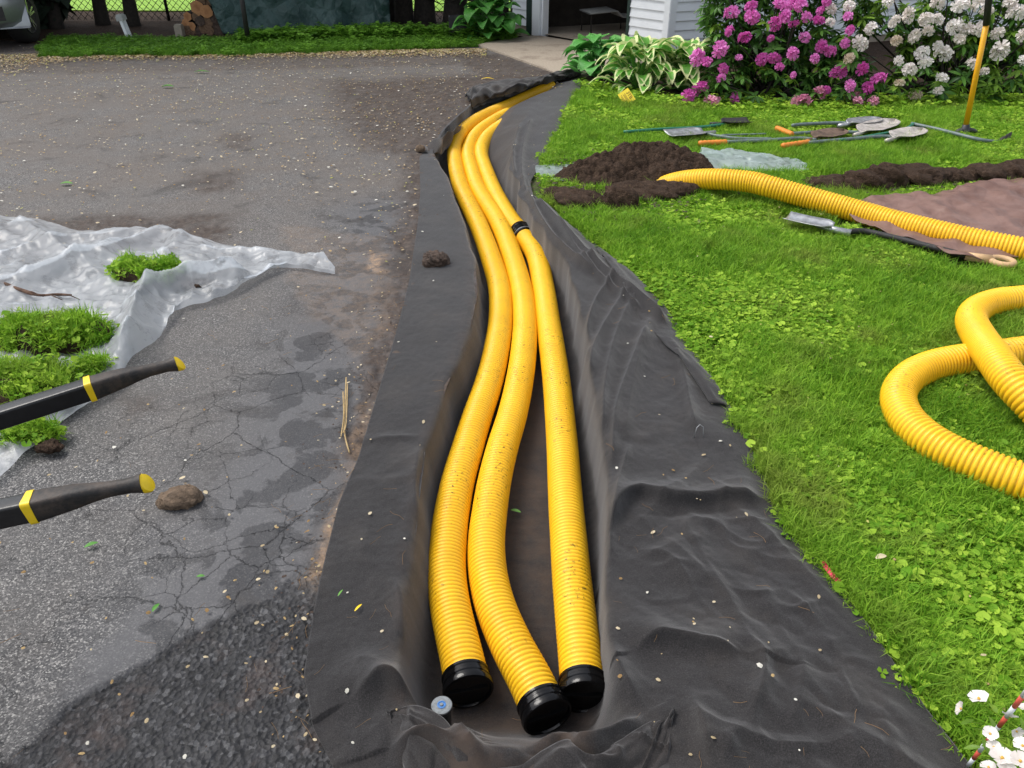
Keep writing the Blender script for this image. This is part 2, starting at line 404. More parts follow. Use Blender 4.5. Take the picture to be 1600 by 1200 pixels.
# ---- the trench itself: raw soil floor and two walls
ys = np.linspace(.70, 9.0, 460); secs = []
for Y in ys:
    xl, xr = LL(Y)[0], max(RL(Y)[0], LL(Y)[0] + .12)
    d = -.02 - .27 * float(depth(Y) * (1 - sm(Y, 8.25, 8.6)))
    row = []
    for k in range(8): row.append((xl - .035 + .01 * k / 7, Y, d * (k / 7)))
    for k in range(6): row.append((xl - .02 + (xr - xl + .06) * (k + 1) / 7, Y, d))
    for k in range(8): row.append((xr + .05 + .02 * k / 7, Y, d * (1 - k / 7)))
    secs.append(row)
V = np.array(secs).reshape(-1, 3); nz = fbm(V[:, 0] * 14 + V[:, 2] * 30, V[:, 1] * 14, 4, 5)
V[:, 0] += nz * .015 * sm(-V[:, 2], .02, .1); V[:, 2] += fbm(V[:, 0] * 20, V[:, 1] * 20, 3, 6) * .01
V[:, 2] = np.minimum(V[:, 2], -.004)
trench = struct(rawmesh('trench_soil', V, grid_faces(len(ys), 22), M['soil']))

# ---- base ground to the horizon, with the place's own sheets above it
g = MB(); g.add([(-150, -150, -.42), (150, -150, -.42), (150, 200, -.42), (-150, 200, -.42)], [(0, 1, 2, 3)])
struct(g.build('ground', M['soil']))

# ---- driveway
vs_ = np.concatenate([np.linspace(2400, 1320, 20), np.linspace(1300, 60, 470)]); Yr = np.array([pyv(v) for v in vs_]); Yr = np.concatenate([[-3, -1, 0], Yr])
tc = np.concatenate([[-1], np.linspace(0, 1, 360)])
rows = []
for Y in Yr:
    xr = LL(Y)[0] if Y < 8.7 else LL(8.7)[0] + (Y - 8.7) * .35
    w = (1 - tc) * (xr + .72 * max(Y, 0) + 1.0)
    w[0] = 14
    rows.append(np.stack([xr - .005 - w, np.full_like(w, Y), np.zeros_like(w)], 1))
V = np.concatenate(rows); X, Y = V[:, 0], V[:, 1]
wx = X + fbm(X * 6, Y * 6, 4, 11) * .07; wy = Y + fbm(X * 6, Y * 6, 4, 31) * .07
edgeX = LO(Y)[0]; dl = np.where(Y < Yc, edgeX, LL(Y)[0]) - wx
soil = 1 - sm(dl, .02, .10 + .14 * sm(Y, 1.5, 4) + .06 * fbm(Y * 2, Y * 0, 3, 3))
soil = np.where(Y < pyv(720), soil * .25, soil)
far = poly_px([(520, 130), (600, 128), (740, 120), (900, 115), (870, 135), (740, 190), (690, 250), (600, 235), (560, 205)])
soil = np.maximum(soil, sm(sdp(wx, wy, far), -.35, .15) * .95)
for pl, k in (([(60, 340), (360, 335), (355, 360), (330, 385), (0, 400), (-200, 380)], .95), ([(300, 270), (370, 268), (365, 300), (300, 302)], .8), ([(350, 210), (400, 212), (390, 238), (345, 232)], .7),
              ([(600, 640), (560, 640), (540, 690), (565, 700)], .6), ([(-300, 60), (70, 66), (300, 92), (740, 78), (760, 100), (300, 112), (0, 115), (-300, 110)], .45), ([(220, 690), (270, 690), (280, 720), (220, 720)], .0),
              ([(205, 620), (245, 622), (240, 640), (205, 640)], .6), ([(700, 85), (780, 85), (880, 120), (760, 125)], .8), ([(430, 470), (560, 455), (640, 330), (655, 420), (590, 560), (520, 560)], .22)):
    soil = np.maximum(soil, sm(sdp(wx, wy, poly_px(pl)), -.12, .10) * k)
seal = np.maximum(1 - sm(dl, .25, .75), 0) * (1 - sm(Y, pyv(330), pyv(290)))
seal = np.maximum(seal, sm(sdp(wx, wy, poly_px([(300, 860), (420, 720), (430, 560), (520, 430), (660, 400), (600, 600), (540, 740), (500, 930), (430, 950), (220, 1040), (60, 1150), (150, 1010)])), -.08, .06))
seal = np.clip(seal, 0, 1)
fb = poly_px([(-200, 1310), (0, 1197), (60, 1150), (110, 1100), (225, 1035), (330, 975), (440, 925), (500, 840), (560, 760), (700, 800), (700, 1500), (-200, 1500)])
fresh = sm(sdp(X + fbm(X * 18, Y * 18, 3, 7) * .010, Y + fbm(X * 18, Y * 18, 3, 8) * .010, fb), -.006, .008)
fresh = fresh * (1 - .75 * sm(Y, pyv(960), pyv(880)))
sand = sm(sdp(wx, wy, poly_px([(528, 770), (552, 770), (505, 925), (470, 925), (500, 860)])), -.02, .03)
for pl, k in (([(580, 392), (608, 395), (605, 425), (578, 425)], .8), ([(440, 350), (600, 370), (620, 520), (560, 560), (480, 500)], .18), ([(560, 630), (590, 630), (560, 760), (535, 760)], .35)):
    sand = np.maximum(sand, sm(sdp(wx, wy, poly_px(pl)), -.03, .03) * k)
crack = sm(sdp(wx, wy, poly_px([(-200, 1000), (200, 700), (380, 600), (520, 560), (560, 700), (480, 930), (0, 1200), (-300, 1300)])), -.3, .1) * .9 + .12
V[:, 2] = fbm(X * 1.3, Y * 1.3, 3, 2) * .006 + fbm(X * 9, Y * 9, 3, 4) * .0015 - fresh * .012 + soil * (fbm(X * 25, Y * 25, 4, 9) * .012 + .004) + fresh * fbm(X * 60, Y * 60, 2, 19) * .004
V[:, 2] = np.minimum(V[:, 2], .012)
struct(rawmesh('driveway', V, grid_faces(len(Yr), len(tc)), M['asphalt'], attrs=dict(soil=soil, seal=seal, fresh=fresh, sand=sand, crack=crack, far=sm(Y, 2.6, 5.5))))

# ---- lawn ground (soil under the blades)
Yl = np.concatenate([[-3, -1, 0], np.array([pyv(v) for v in np.linspace(2400, 1320, 12)]), np.linspace(pyv(1300), 8.6, 160), [9.5, 11, 14, 20]])
rows = []; tl_ = np.linspace(0, 1, 130) ** 1.3
for Y in Yl:
    x0 = RL(Y)[0] if Y < 8.7 else RL(8.7)[0] + (Y - 8.7) * .35
    w = tl_ * 14
    rows.append(np.stack([x0 + .03 + w, np.full_like(w, Y), np.zeros_like(w)], 1))
V = np.concatenate(rows); V[:, 2] = fbm(V[:, 0] * 1.5, V[:, 1] * 1.5, 3, 21) * .012 - .006
V[:, 2] = np.minimum(V[:, 2], .008)
lawn_m = NT('lawn_thatch'); lawn_m.set(Base_Color=lawn_m.ramp(lawn_m.noise(20, 6, .75), (.3, (.035, .042, .012)), (.5, (.07, .10, .02)), (.72, (.11, .15, .03))), Roughness=.95, Normal=lawn_m.bump(lawn_m.noise(90, 5, .8), 1, .01))
struct(rawmesh('lawn', V, grid_faces(len(Yl), len(tl_)), lawn_m.m))

# ---- floor beyond the driveway: verge, wood floor, far lawn, concrete apron
def sheet(name, px, z, mat, world=None, n=1):
    pl = [P(u, v) for u, v in px] if px else [Vector((*q, 0)) for q in world]
    b = MB(); b.add([(p.x, p.y, z) for p in pl] + [(p.x, p.y, z - .06) for p in pl],
                    [tuple(range(len(pl)))] + [(i, i + len(pl), (i + 1) % len(pl) + len(pl), (i + 1) % len(pl)) for i in range(len(pl))])
    return struct(b.build(name, mat, smooth=False))
Pv = lambda u, v: tuple(P(u, v))[:2]
sheet('woodland_floor', None, .012, M['soil'], world=[(-60, 60), (-60, 12.2), Pv(-500, 72), Pv(0, 62), Pv(70, 70), Pv(380, 64), Pv(610, 58), Pv(800, 50), (.4, 12.4), (14, 17), (30, 60)][::-1])
sheet('grass_verge', [(60, 90), (200, 88), (400, 86), (600, 80), (745, 74), (770, 64), (700, 50), (600, 52), (380, 60), (75, 64)][::-1], .018, lawn_m.m)
fl = NT('sunny_far_grass'); fl.set(Base_Color=fl.ramp(fl.noise(3, 6, .7), (.3, (.18, .36, .03)), (.7, (.30, .52, .05))), Roughness=.9)
Yf = pyv(20)
sheet('far_lawn', None, .03, fl.m, world=[(-60, 60), (-60, Yf + 6), (-9, Yf + .2), (-5, Yf), (1, Yf), (2.5, Yf + 1), (14, 19), (30, 60)][::-1])
cm = NT('concrete_apron_mat'); cn = cm.noise(2.2, 6, .7)
cc = cm.ramp(cm.noise(60, 5, .7), (.3, (.30, .25, .19)), (.7, (.46, .39, .31)))
cc = cm.mix(cm.ramp(cn, (.52, 0), (.66, .6)), cc, (.14, .10, .075))
cm.set(Base_Color=cc, Roughness=.85, Normal=cm.bump(cm.noise(120, 4), .3, .004))
apron = sheet('concrete_apron', None, .02, cm.m, world=[Pv(742, 71), Pv(820, 98), Pv(880, 121), Pv(935, 118), Pv(1020, 100), Pv(1030, 90), Pv(845, 58), Pv(830, 58)])

sheet('planting_bed', None, .013, M['soil'], world=[Pv(905, 128), Pv(950, 152), Pv(1060, 168), Pv(1150, 172), Pv(1400, 166), Pv(1600, 164), Pv(1900, 164), Pv(1900, 60), Pv(1300, 60), Pv(1040, 88), Pv(930, 115)])
# ---------------------------------------------------------------- the black fabric lining the trench
RB = curve([(874, 138, .0), (850, 144, .0), (830, 151, -.01), (812, 161, -.025), (798, 173, -.045), (787, 190, -.06), (777, 212, -.09), (770, 236, -.13), (768, 256, -.15), (775, 276, -.18), (790, 303, -.2), (807, 333, -.2), (836, 378, -.2), (866, 422, -.2), (882, 470, -.2), (893, 530, -.2), (903, 600, -.2), (912, 680, -.2), (922, 760, -.2), (929, 830, -.2), (934, 900, -.2), (940, 980, -.2), (948, 1060, -.2), (950, 1100, -.2), (930, 1150, -.2), (930, 1285, -.2)])
vr = np.linspace(1283, 129, 620); Yr = np.array([pyv(v) for v in vr])
nc = [50, 18, 24, 26, 130]; rows = []
for Y in Yr:
    dp = float(depth(Y)); xll, zll = LL(Y); xrl, zrl = RL(Y); xrb, zrb = RB(Y); xro = RO(Y)[0]; xlo = LO(Y)[0]
    xro = max(xro, xrl + .015); xrb = min(xrb, xrl - .01)
    farl = float(sm(Y, Yc - .12, Yc + .10))                 # beyond the corner the left band is gone
    xlb = xll + .045 + .02 * vn(Y * 3, 0, 2) + farl * .05
    zlo = .010; z_l = .016
    xlo2 = xlo * (1 - farl) + (xll - .01) * farl; xll2 = xll * (1 - farl) + (xll + .01) * farl
    zlo = zlo * (1 - farl) - .185 * farl; z_l = z_l * (1 - farl) - .19 * farl
    xlo2 = min(xlo2, xll2 - .01); xlb = min(max(xlb, xll2 + .01), xrb - .05)
    pts = [(xlo2, zlo), (xll2, z_l), (xlb, DEEP * dp + .012 * (1 - dp)), (xrb, zrb * dp + .012 * (1 - dp)), (xrl, .018), (xro, .014)]
    r = []
    for (a, b, n) in zip(pts[:-1], pts[1:], nc):
        for k in range(n):
            t = k / n; r.append((a[0] + (b[0] - a[0]) * t, Y, a[1] + (b[1] - a[1]) * t))
    r.append((pts[-1][0], Y, pts[-1][1])); rows.append(r)
A = np.array(rows); nr, ncol = A.shape[:2]
for it in range(16):                                        # soften lips
    B = A.copy(); B[:, 1:-1, [0, 2]] = A[:, 1:-1, [0, 2]] * .4 + (A[:, :-2, [0, 2]] + A[:, 2:, [0, 2]]) * .3
    A = B
for it in range(6):
    B = A.copy(); B[1:-1, :, [0, 2]] = A[1:-1, :, [0, 2]] * .4 + (A[:-2, :, [0, 2]] + A[2:, :, [0, 2]]) * .3
    A = B
X, Y, Z = A[..., 0].copy(), A[..., 1].copy(), A[..., 2].copy()
def fold(px, h, wf, wn, z=0, taper=True):
    """ridge along a px polyline; wf: width on the left of travel, wn: on the right"""
    global Z
    pl = [tuple(q)[:2] for q in cmr([P(u, v, z) for u, v in px], 24)]
    d, sg = seg_dist(X, Y, pl)
    w = np.where(sg > 0, wf, wn)
    e = np.ones_like(X)
    if taper:
        for q in (pl[0], pl[-1]):
            e = e * sm(np.hypot(X - q[0], Y - q[1]), 0, .10)
    Z = Z + h * np.exp(-(d / w) ** 1.25) * (e * .85 + .15)
colidx = np.arange(ncol)[None, :] * np.ones((nr, 1)); c0, c1, c2, c3, c4 = np.cumsum(nc)
flat_r = sm(colidx, c3 - 4, c3 + 50); flat_l = 1 - sm(colidx, c0 - 10, c0 + 3); wallr = sm(colidx, c2 - 2, c2 + 5) * (1 - sm(colidx, c3 + 5, c3 + 40))
walll = sm(colidx, c0 - 14, c0) * (1 - sm(colidx, c1 - 3, c1 + 2))
# general undulation
Z += flat_r * (.010 * np.maximum(fbm(X * 4.5, Y * 4.5, 3, 41), -.3) + .004)
Z += flat_r * (1 - sm(Y, 1.1, 2.0)) * .020 * np.abs(fbm(X * 9 + Y * 4, Y * 7, 3, 43)) + flat_l * .004 * fbm(X * 9, Y * 5, 3, 44)
# wall pleats hanging down into the trench
pl_ = fbm(Y * 3.2, X * 1.5, 2, 47) * 1.2 + .25 * fbm(Y * 9, X * 2, 2, 48)
X += wallr * .030 * pl_ - walll * .018 * fbm(Y * 4, X, 3, 49)
Z += wallr * .010 * fbm(Y * 6 + X * 9, X * 3, 2, 50)
fold([(1207, 786), (1130, 791), (1050, 796), (1000, 782), (968, 800), (948, 845)], 0.0468, .012, .06)
fold([(1205, 800), (1130, 806), (1050, 812), (985, 818)], -0.0078, .03, .02)
fold([(1100, 768), (1180, 760), (1206, 762)], 0.0130, .05, .05)
fold([(985, 1030), (1020, 1012), (1060, 1016), (1105, 1028), (1172, 1040)], 0.0520, .055, .014)
fold([(1010, 1128), (975, 1152), (930, 1172), (880, 1185)], 0.0585, .03, .02)
fold([(950, 1010), (975, 1080), (1012, 1128)], 0.0390, .04, .022)
fold([(1000, 868), (1045, 885), (1090, 950)], 0.0208, .03, .012)
fold([(1125, 925), (1180, 940), (1222, 930)], 0.0169, .03, .012)
fold([(1222, 930), (1255, 960), (1285, 1005)], 0.0195, .03, .012)
fold([(1160, 1000), (1190, 1050), (1180, 1105), (1160, 1140)], 0.0234, .03, .014)
fold([(1235, 1010), (1250, 1060), (1240, 1120), (1225, 1160)], 0.0195, .03, .02)
fold([(1072, 1090), (1090, 1150), (1112, 1230)], 0.0364, .035, .016)
fold([(1300, 1140), (1325, 1180), (1350, 1240)], 0.0260, .03, .014)
fold([(1120, 1240), (1135, 1180), (1160, 1130)], 0.0260, .04, .03)
fold([(1045, 535), (1065, 590), (1075, 640), (1086, 690)], 0.0260, .030, .014)
fold([(1015, 500), (1000, 560), (985, 620), (975, 700)], 0.0208, .04, .03)
fold([(980, 462), (955, 500), (930, 545), (918, 600)], 0.0312, .030, .018)
fold([(1010, 520), (985, 580), (962, 650), (955, 740)], .026, .03, .014)
fold([(960, 440), (930, 480), (912, 540), (908, 600)], .030, .02, .012)
fold([(985, 700), (968, 760), (955, 830), (952, 900)], .018, .02, .012)
fold([(870, 360), (905, 410), (950, 455), (1005, 500)], .030, .016, .012)
fold([(985, 480), (960, 540), (945, 610), (940, 690)], 0.0286, .025, .018)
fold([(1000, 410), (965, 418), (930, 418), (890, 415)], 0.0260, .05, .02)
fold([(838, 322), (880, 370), (925, 420), (985, 470), (1045, 520)], 0.0585, .05, .022)
fold([(822, 305), (850, 360), (890, 405), (930, 440)], 0.0390, .020, .02)
fold([(865, 180), (850, 215), (838, 260), (830, 300)], 0.0130, .05, .03)
fold([(830, 190), (818, 230), (815, 270), (822, 310)], 0.0260, .02, .02)
fold([(812, 200), (802, 240), (805, 280)], 0.0234, .014, .014)
fold([(560, 694), (600, 690), (640, 688), (664, 692)], 0.0078, .02, .015)
fold([(655, 700), (650, 760), (655, 820)], 0.0156, .02, .02)
fold([(610, 900), (625, 935), (630, 980), (632, 1030)], 0.0208, .02, .02)
fold([(545, 1105), (600, 1078), (655, 1098), (705, 1135)], 0.0715, .05, .022)
fold([(690, 1110), (712, 1150), (738, 1190), (770, 1240)], 0.0585, .03, .02)
fold([(610, 1180), (660, 1168), (700, 1180), (740, 1215)], 0.0650, .04, .012)
fold([(520, 1050), (570, 1045), (620, 1060)], 0.0156, .04, .03)
fold([(820, 1200), (850, 1172), (880, 1160), (905, 1178), (935, 1205)], 0.0520, .03, .018)
fold([(770, 1185), (800, 1195), (830, 1225)], 0.0390, .03, .02)
# small crumples at the near end
Z += (1 - sm(Y, YE0 + .02, YE1 + .02)) * sm(X, -.34, -.2) * (1 - sm(X, .28, .4)) * .030 * np.abs(fbm(X * 13, Y * 13, 2, 52))
Z += flat_r * .011 * np.clip(1 - np.abs(fbm(X * 3.2 + .6 * Y, Y * 2.2 + .5 * fbm(X * 3, Y * 3, 2, 5), 2, 58)) * 5, 0, 1) ** 1.5 * (1 - .85 * sm(Y, 1.7, 2.5))
Z += (1 - sm(Y, 1.6, 2.5)) * flat_r * .006 * np.clip(1 - np.abs(fbm(X * 7, Y * 6, 2, 59)) * 5, 0, 1) * (1 - .7 * sm(Y, 1.6, 3.5))
_R = random.Random(77)
for _k in range(26):                                        # sharp small creases
    a_, L_, p_, o_ = _R.uniform(0, math.pi), _R.uniform(.25, .8), _R.random(), _R.uniform(0, 60)
    c_ = (X * math.cos(a_) + Y * math.sin(a_)) / L_ + p_ + .5 * vn(X * 1.7 + o_, Y * 1.7, 7); t_ = np.abs((c_ % 1) - .5) * 2
    g_ = np.clip(vn(X * 1.6 + o_, Y * 1.6 - o_, 9) - .25, 0, 1)
    Z += (flat_r + .25 * flat_l) * g_ * .034 * np.maximum(0, 1 - t_ * 4.0 * L_ / .4) ** 1.2 * (1 - .85 * sm(Y, 1.7, 2.4))
base = -.004
Z = np.where(flat_l > .9, np.maximum(Z, .008), Z); Z = np.where(flat_r > .9, np.maximum(Z, .012), Z)
Z += .0012 * fbm(X * 60, Y * 60, 2, 55)
# raised corner at the far left
mud = np.clip(sm(colidx, c1 - 2, c1 + 3) * (1 - sm(colidx, c2 - 2, c2 + 2)) + .6 * walll + .5 * wallr * sm(-Z, 0, .1), 0, 1)
mud = np.maximum(mud, .8 * (1 - sm(sdp(X, Y, poly_px([(540, 880), (580, 890), (575, 915), (535, 905)])), .0, .0) ) * 0)
E_ = 1 - sm(colidx, ncol - 26, ncol - 3); Z = .015 + (Z - .015) * (.22 + .78 * E_)
FX, FY, FZ = X, Y, Z
fabric = rawmesh('landscape_fabric', np.stack([X, Y, Z], -1).reshape(-1, 3), grid_faces(nr, ncol), M['fabric'], attrs=dict(mud=mud.ravel()))
so = fabric.modifiers.new('thickness', 'SOLIDIFY'); so.thickness = .003; so.offset = -1
tag(fabric, 'large dark grey felt sheet lining the trench under the three yellow pipes', 'fabric')
FP = np.stack([X.ravel(), Y.ravel()], 1)
def fz(x, y):
    d = (FP[:, 0] - x) ** 2 + (FP[:, 1] - y) ** 2; k = int(d.argmin())
    return (float(FZ.ravel()[k]), math.sqrt(d[k]))
# bunched fold across the near end of the trench
ba = cmr([P(u_, v_, z_) for u_, v_, z_ in [(606, 1120, .012), (628, 1107, .026), (655, 1104, .038), (690, 1120, .044), (712, 1146, .04), (735, 1176, .028), (775, 1196, .018), (815, 1194, .026), (850, 1172, .038), (885, 1156, .042), (915, 1170, .034), (955, 1164, .038), (995, 1140, .042), (1018, 1128, .030), (1050, 1120, .012)]], 150)
bb_ = cmr([P(u_, v_, .014) for u_, v_ in [(607, 1124), (618, 1165), (645, 1230), (690, 1280), (760, 1300), (840, 1300), (920, 1290), (1000, 1260), (1045, 1190), (1052, 1126)]], 150); rows = []
for i in range(150):
    for j in range(44):
        t = j / 43
        if t < .16: q = t / .16; p = ba[i] + Vector((.004 * (1 - q), -.020 * math.cos(q * math.pi / 2), -.030 * (1 - math.sin(q * math.pi / 2))))
        else:
            q = (t - .16) / .84; p = ba[i] * (1 - q) + bb_[i] * q
            k = .030 * abs(float(fbm(i * .055 + j * .03, j * .07, 2, 81))) + .016 * max(0, 1 - 4 * abs(float(vn(i * .11 - j * .035, j * .03, 82)))) + .012 * max(0, 1 - 5 * abs(float(vn(i * .05 + j * .08, j * .03, 83))))
            p = p + Vector((0, 0, k * min(1, q * 5) * min(1, (1 - q) * 6) + .004))
        rows.append(tuple(p))
bn_ = rawmesh('folded_edge', rows, grid_faces(150, 44), M['fabric'], fabric, attrs=dict(mud=np.full(6600, .15)))
bn_.modifiers.new('thickness', 'SOLIDIFY').thickness = .004
# folded-over hem along the lawn side
oa = cmr([P(u_, v_) for u_, v_ in [(938, 393), (985, 429), (1023, 467), (1060, 516), (1092, 567), (1121, 605), (1136, 642)]], 90)
ia = cmr([P(u_, v_) for u_, v_ in [(930, 400), (962, 446), (984, 486), (1010, 520), (1036, 548), (1072, 592), (1108, 640)]], 90); rows = []
for i in range(90):
    for j in range(16):
        t = j / 15; p = oa[i] * (1 - t) + ia[i] * t; z0, _ = (0, 0); k = int(((FX[::4, ::3] - p.x) ** 2 + (FY[::4, ::3] - p.y) ** 2).argmin()); z0 = FZ[::4, ::3].ravel()[k]
        rows.append((p.x, p.y, max(z0 * .6, .016) + .006 + .030 * math.sin(math.pi * min(1, t * 1.0) * .62) * (.6 + .4 * math.sin(i * .11)) + .004 * vn(i * .2, j * .3, 3)))
hem = rawmesh('folded_edge', rows, grid_faces(90, 16), M['fabric'], fabric, attrs=dict(mud=np.zeros(1440)))
hem.modifiers.new('thickness', 'SOLIDIFY').thickness = .004
# ---- second, bunched piece at the far left of the trench
top = cmr([P(726, 152, .02), P(742, 136, .03), P(780, 128, .05), P(825, 124, .05), P(868, 115, .06), P(905, 112, .05)], 90)
mid = cmr([P(736, 166, .0), P(760, 156, .0), P(795, 150, .02), P(830, 140, .02), P(872, 126, .03), P(908, 120, .03)], 90)
bot = cmr([P(742, 180, -.13), P(775, 167, -.15), P(800, 157, -.15), P(830, 144, -.14), P(866, 130, -.09), P(905, 124, .0)], 90)
rows = []
for i in range(90):
    for j in range(40):
        t = j / 39; p = (top[i] * (1 - t * 2) + mid[i] * t * 2) if t < .5 else (mid[i] * (2 - 2 * t) + bot[i] * (2 * t - 1))
        k = abs(fbm(i * .07 + j * .05, j * .16, 2, 61)) * .11 + abs(vn(i * .22 + j * .12, j * .05, 62)) * .035
        rows.append((p.x, p.y + .03 * vn(i * .2, j * .3, 63), p.z + k * (.35 + .65 * math.sin(math.pi * min(1, t * 1.15)))))
f2 = rawmesh('landscape_fabric', rows, grid_faces(90, 40), M['fabric'], attrs=dict(mud=np.full(3600, .2)))
f2.modifiers.new('thickness', 'SOLIDIFY').thickness = .003
tag(f2, 'crumpled black fabric bunched along the trench bank below the concrete apron', 'fabric')
# ---- flap standing at the trench corner, where the left band begins
rows = []
lo_ = cmr([P(660, 240, .01), P(678, 241, -.01), P(692, 238, -.06), P(700, 230, -.13), P(708, 218, -.17)], 50)
hi_ = cmr([P(654, 231, .012), P(676, 221, .03), P(698, 208, .04), P(712, 200, .03), P(722, 193, -.04)], 50)
for i in range(50):
    for j in range(18):
        t = j / 17; p = lo_[i] * (1 - t) + hi_[i] * t
        rows.append((p.x + .02 * math.sin(i * .45) * math.sin(t * 3.1), p.y, p.z + .01 * math.sin(i * .5 + t)))
f3 = rawmesh('landscape_fabric', rows, grid_faces(50, 18), M['fabric'], attrs=dict(mud=np.full(900, .5)))
f3.modifiers.new('thickness', 'SOLIDIFY').thickness = .003
tag(f3, 'curled corner of black fabric standing up beside the small round tan stone', 'fabric')

# ---------------------------------------------------------------- corrugated pipes
def pipe_mesh(name, ctrl, mat, r=.0585, pitch=.0150, amp=.0044, seg=26, parent=None, rs=None, sub=6):
    c = cmr(ctrl, 400); L = np.cumsum([0] + [(c[i + 1] - c[i]).length for i in range(len(c) - 1)])
    c = np.array([tuple(q) for q in c]); n = int(L[-1] / pitch) * sub + 1; s = np.linspace(0, L[-1], n)
    for _ in range(0): pass
    ctr = np.stack([np.interp(s, L, c[:, k]) for k in range(3)], 1)
    ker = np.ones(9) / 9
    t = np.gradient(ctr, axis=0); t /= np.linalg.norm(t, axis=1)[:, None]
    up = np.array([0, 0, 1.0]); a = up - t * (t @ up)[:, None]; a /= np.linalg.norm(a, axis=1)[:, None]; b = np.cross(t, a)
    w = np.linspace(0, 2 * math.pi, seg, endpoint=False)
    ph = (np.arange(n) % sub) / sub; prof = np.array([-1.0, -.72, .0, .12, .12, .0])[np.arange(n) % sub] * amp
    if rs is not None: prof = prof + np.interp(s / L[-1], rs[0], rs[1])
    rad = r + prof
    V = ctr[:, None] + (a[:, None] * np.cos(w)[None, :, None] + b[:, None] * np.sin(w)[None, :, None]) * rad[:, None, None]
    i = np.arange(n - 1)[:, None] * seg; k = np.arange(seg)[None]
    Fq = np.stack([i + k, i + (k + 1) % seg, i + seg + (k + 1) % seg, i + seg + k], -1).reshape(-1, 4)
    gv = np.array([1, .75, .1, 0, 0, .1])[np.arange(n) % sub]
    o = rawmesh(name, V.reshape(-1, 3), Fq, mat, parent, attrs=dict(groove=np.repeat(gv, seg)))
    return o, ctr, t
PR = .0585
def cap_on(parent, end, d, r=.0635, L=.062):
    """black end cap: sleeve with two rings and a slightly dished face"""
    d = d.normalized(); M_ = Matrix.Translation(end) @ d.to_track_quat('Z', 'Y').to_matrix().to_4x4()
    b = MB(); R = r
    b.lathe([(R * .96, -.020), (R * 1.00, -.018), (R * 1.0, -.012), (R * .955, -.009), (R * .955, -.002), (R * 1.0, .001), (R * 1.0, .008), (R * .96, .011), (R * .96, .017), (R * 1.05, .020), (R * 1.05, .028), (R * 1.02, .033), (R * .93, .034), (R * .90, .028), (R * .5, .026), (R * .1, .028)], M_, 40)
    for k in (0, 1):     # raised bar across the face
        pass
    c = M_ @ Vector((0, 0, .036)); b.box((0, 0, .029), (R * 1.6, .007, .006), M_)
    return b.build('end_cap', M['black_gloss'], parent, angle=40)
ZP = DEEP + .012 + PR
def PZ(l, z=ZP): return [P(*(q if len(q) == 3 else (*q, z))) for q in l]
def trench_pipe(px, label, endpx=None):
    pts = PZ(px)
    root = empty('drain_pipe', (0, 0, 0), label, 'pipe', 'yellow corrugated pipes side by side in the trench')
    root.location = (pts[0].x, pts[0].y, DEEP)
    loc = [p - root.location for p in pts]
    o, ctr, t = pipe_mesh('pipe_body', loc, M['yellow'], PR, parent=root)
    cap_on(root, Vector(ctr[0]), -Vector(t[0]))
    return root, ctr, t
pa, ca, ta = trench_pipe([(729, 1064), (722, 1030), (704, 950), (698, 895), (701, 840), (706, 800), (716, 750), (729, 705), (746, 650), (763, 600), (775, 550), (782, 500), (780, 450), (766, 400), (747, 350), (723, 300), (714, 270), (710, 243), (712, 225, -.125), (723, 205, -.12), (743, 189, -.115), (768, 176, -.11), (795, 165, -.10), (820, 153, -.085), (845, 142, -.06), (863, 135.5, -.045)],
    'leftmost yellow pipe in the trench, its black cap beside the sprinkler')
pb, cb, tb = trench_pipe([(848, 1104), (828, 1062), (798, 1005), (775, 950), (763, 900), (760, 850), (765, 800), (773, 750), (785, 700), (800, 650), (811, 600), (818, 550), (820, 500), (814, 450), (800, 400), (780, 350), (749, 300), (738, 270), (732, 243), (736, 225, -.13), (748, 207, -.13), (770, 191, -.13), (797, 176, -.14), (825, 163, -.15), (850, 152, -.16)],
    'middle yellow pipe in the trench, near end bent right to a tilted black cap')
pc, cc_, tc_ = trench_pipe([(911, 1072), (905, 1015), (898, 950), (893, 900), (889, 850), (885, 800), (881, 740), (878, 690), (870, 600), (862, 540), (856, 500), (849, 450), (838, 400), (816, 366), (797, 343), (775, 305), (762, 275), (752, 245), (754, 228, -.13), (764, 212, -.135), (785, 196, -.14), (812, 180, -.15), (840, 165, -.16)],
    'rightmost yellow pipe in the trench, with a black coupling partway along it')
# coupling sleeve on the right pipe
cp = P(814, 367, ZP) - pc.location; k = int(((cc_ - np.array(tuple(cp))) ** 2).sum(1).argmin())
Mq = Matrix.Translation(Vector(cc_[k])) @ Vector(tc_[k]).to_track_quat('Z', 'Y').to_matrix().to_4x4()
b = MB(); b.lathe([(.060, -.062), (.066, -.060), (.068, -.050), (.062, -.045), (.062, -.030), (.068, -.026), (.068, -.008), (.063, -.004), (.063, .004), (.068, .008), (.068, .026), (.062, .030), (.062, .045), (.068, .050), (.066, .060), (.060, .062)], Mq, 32)
cpl = b.build('coupling', M['black_gloss'], pc, angle=40)
b = MB(); b.lathe([(.0665, -.046), (.0685, -.046), (.0685, -.040), (.0665, -.040)], Mq, 32); b.build('clamp_band', M['steel'], cpl, angle=40)
# reducer fitting at the far end
b = MB(); e = P(863, 135.5, -.045); d = (P(880, 128, -.03) - e).normalized(); Mq = Matrix.Translation(e) @ d.to_track_quat('Z', 'Y').to_matrix().to_4x4()
b.lathe([(.03, -.02), (.052, -.01), (.052, .06), (.045, .07), (.045, .10), (.04, .10)], Mq, 24)
fit = b.build('pipe_fitting', M['black_gloss'], angle=40)
b = MB(); b.lathe([(.053, .028), (.0545, .028), (.0545, .055), (.053, .055)], Mq, 24); b.build('steel_band', M['steel'], fit, angle=40)
tag(fit, 'black connector with a silver band closing the far end of the leftmost trench pipe', 'pipe fitting')

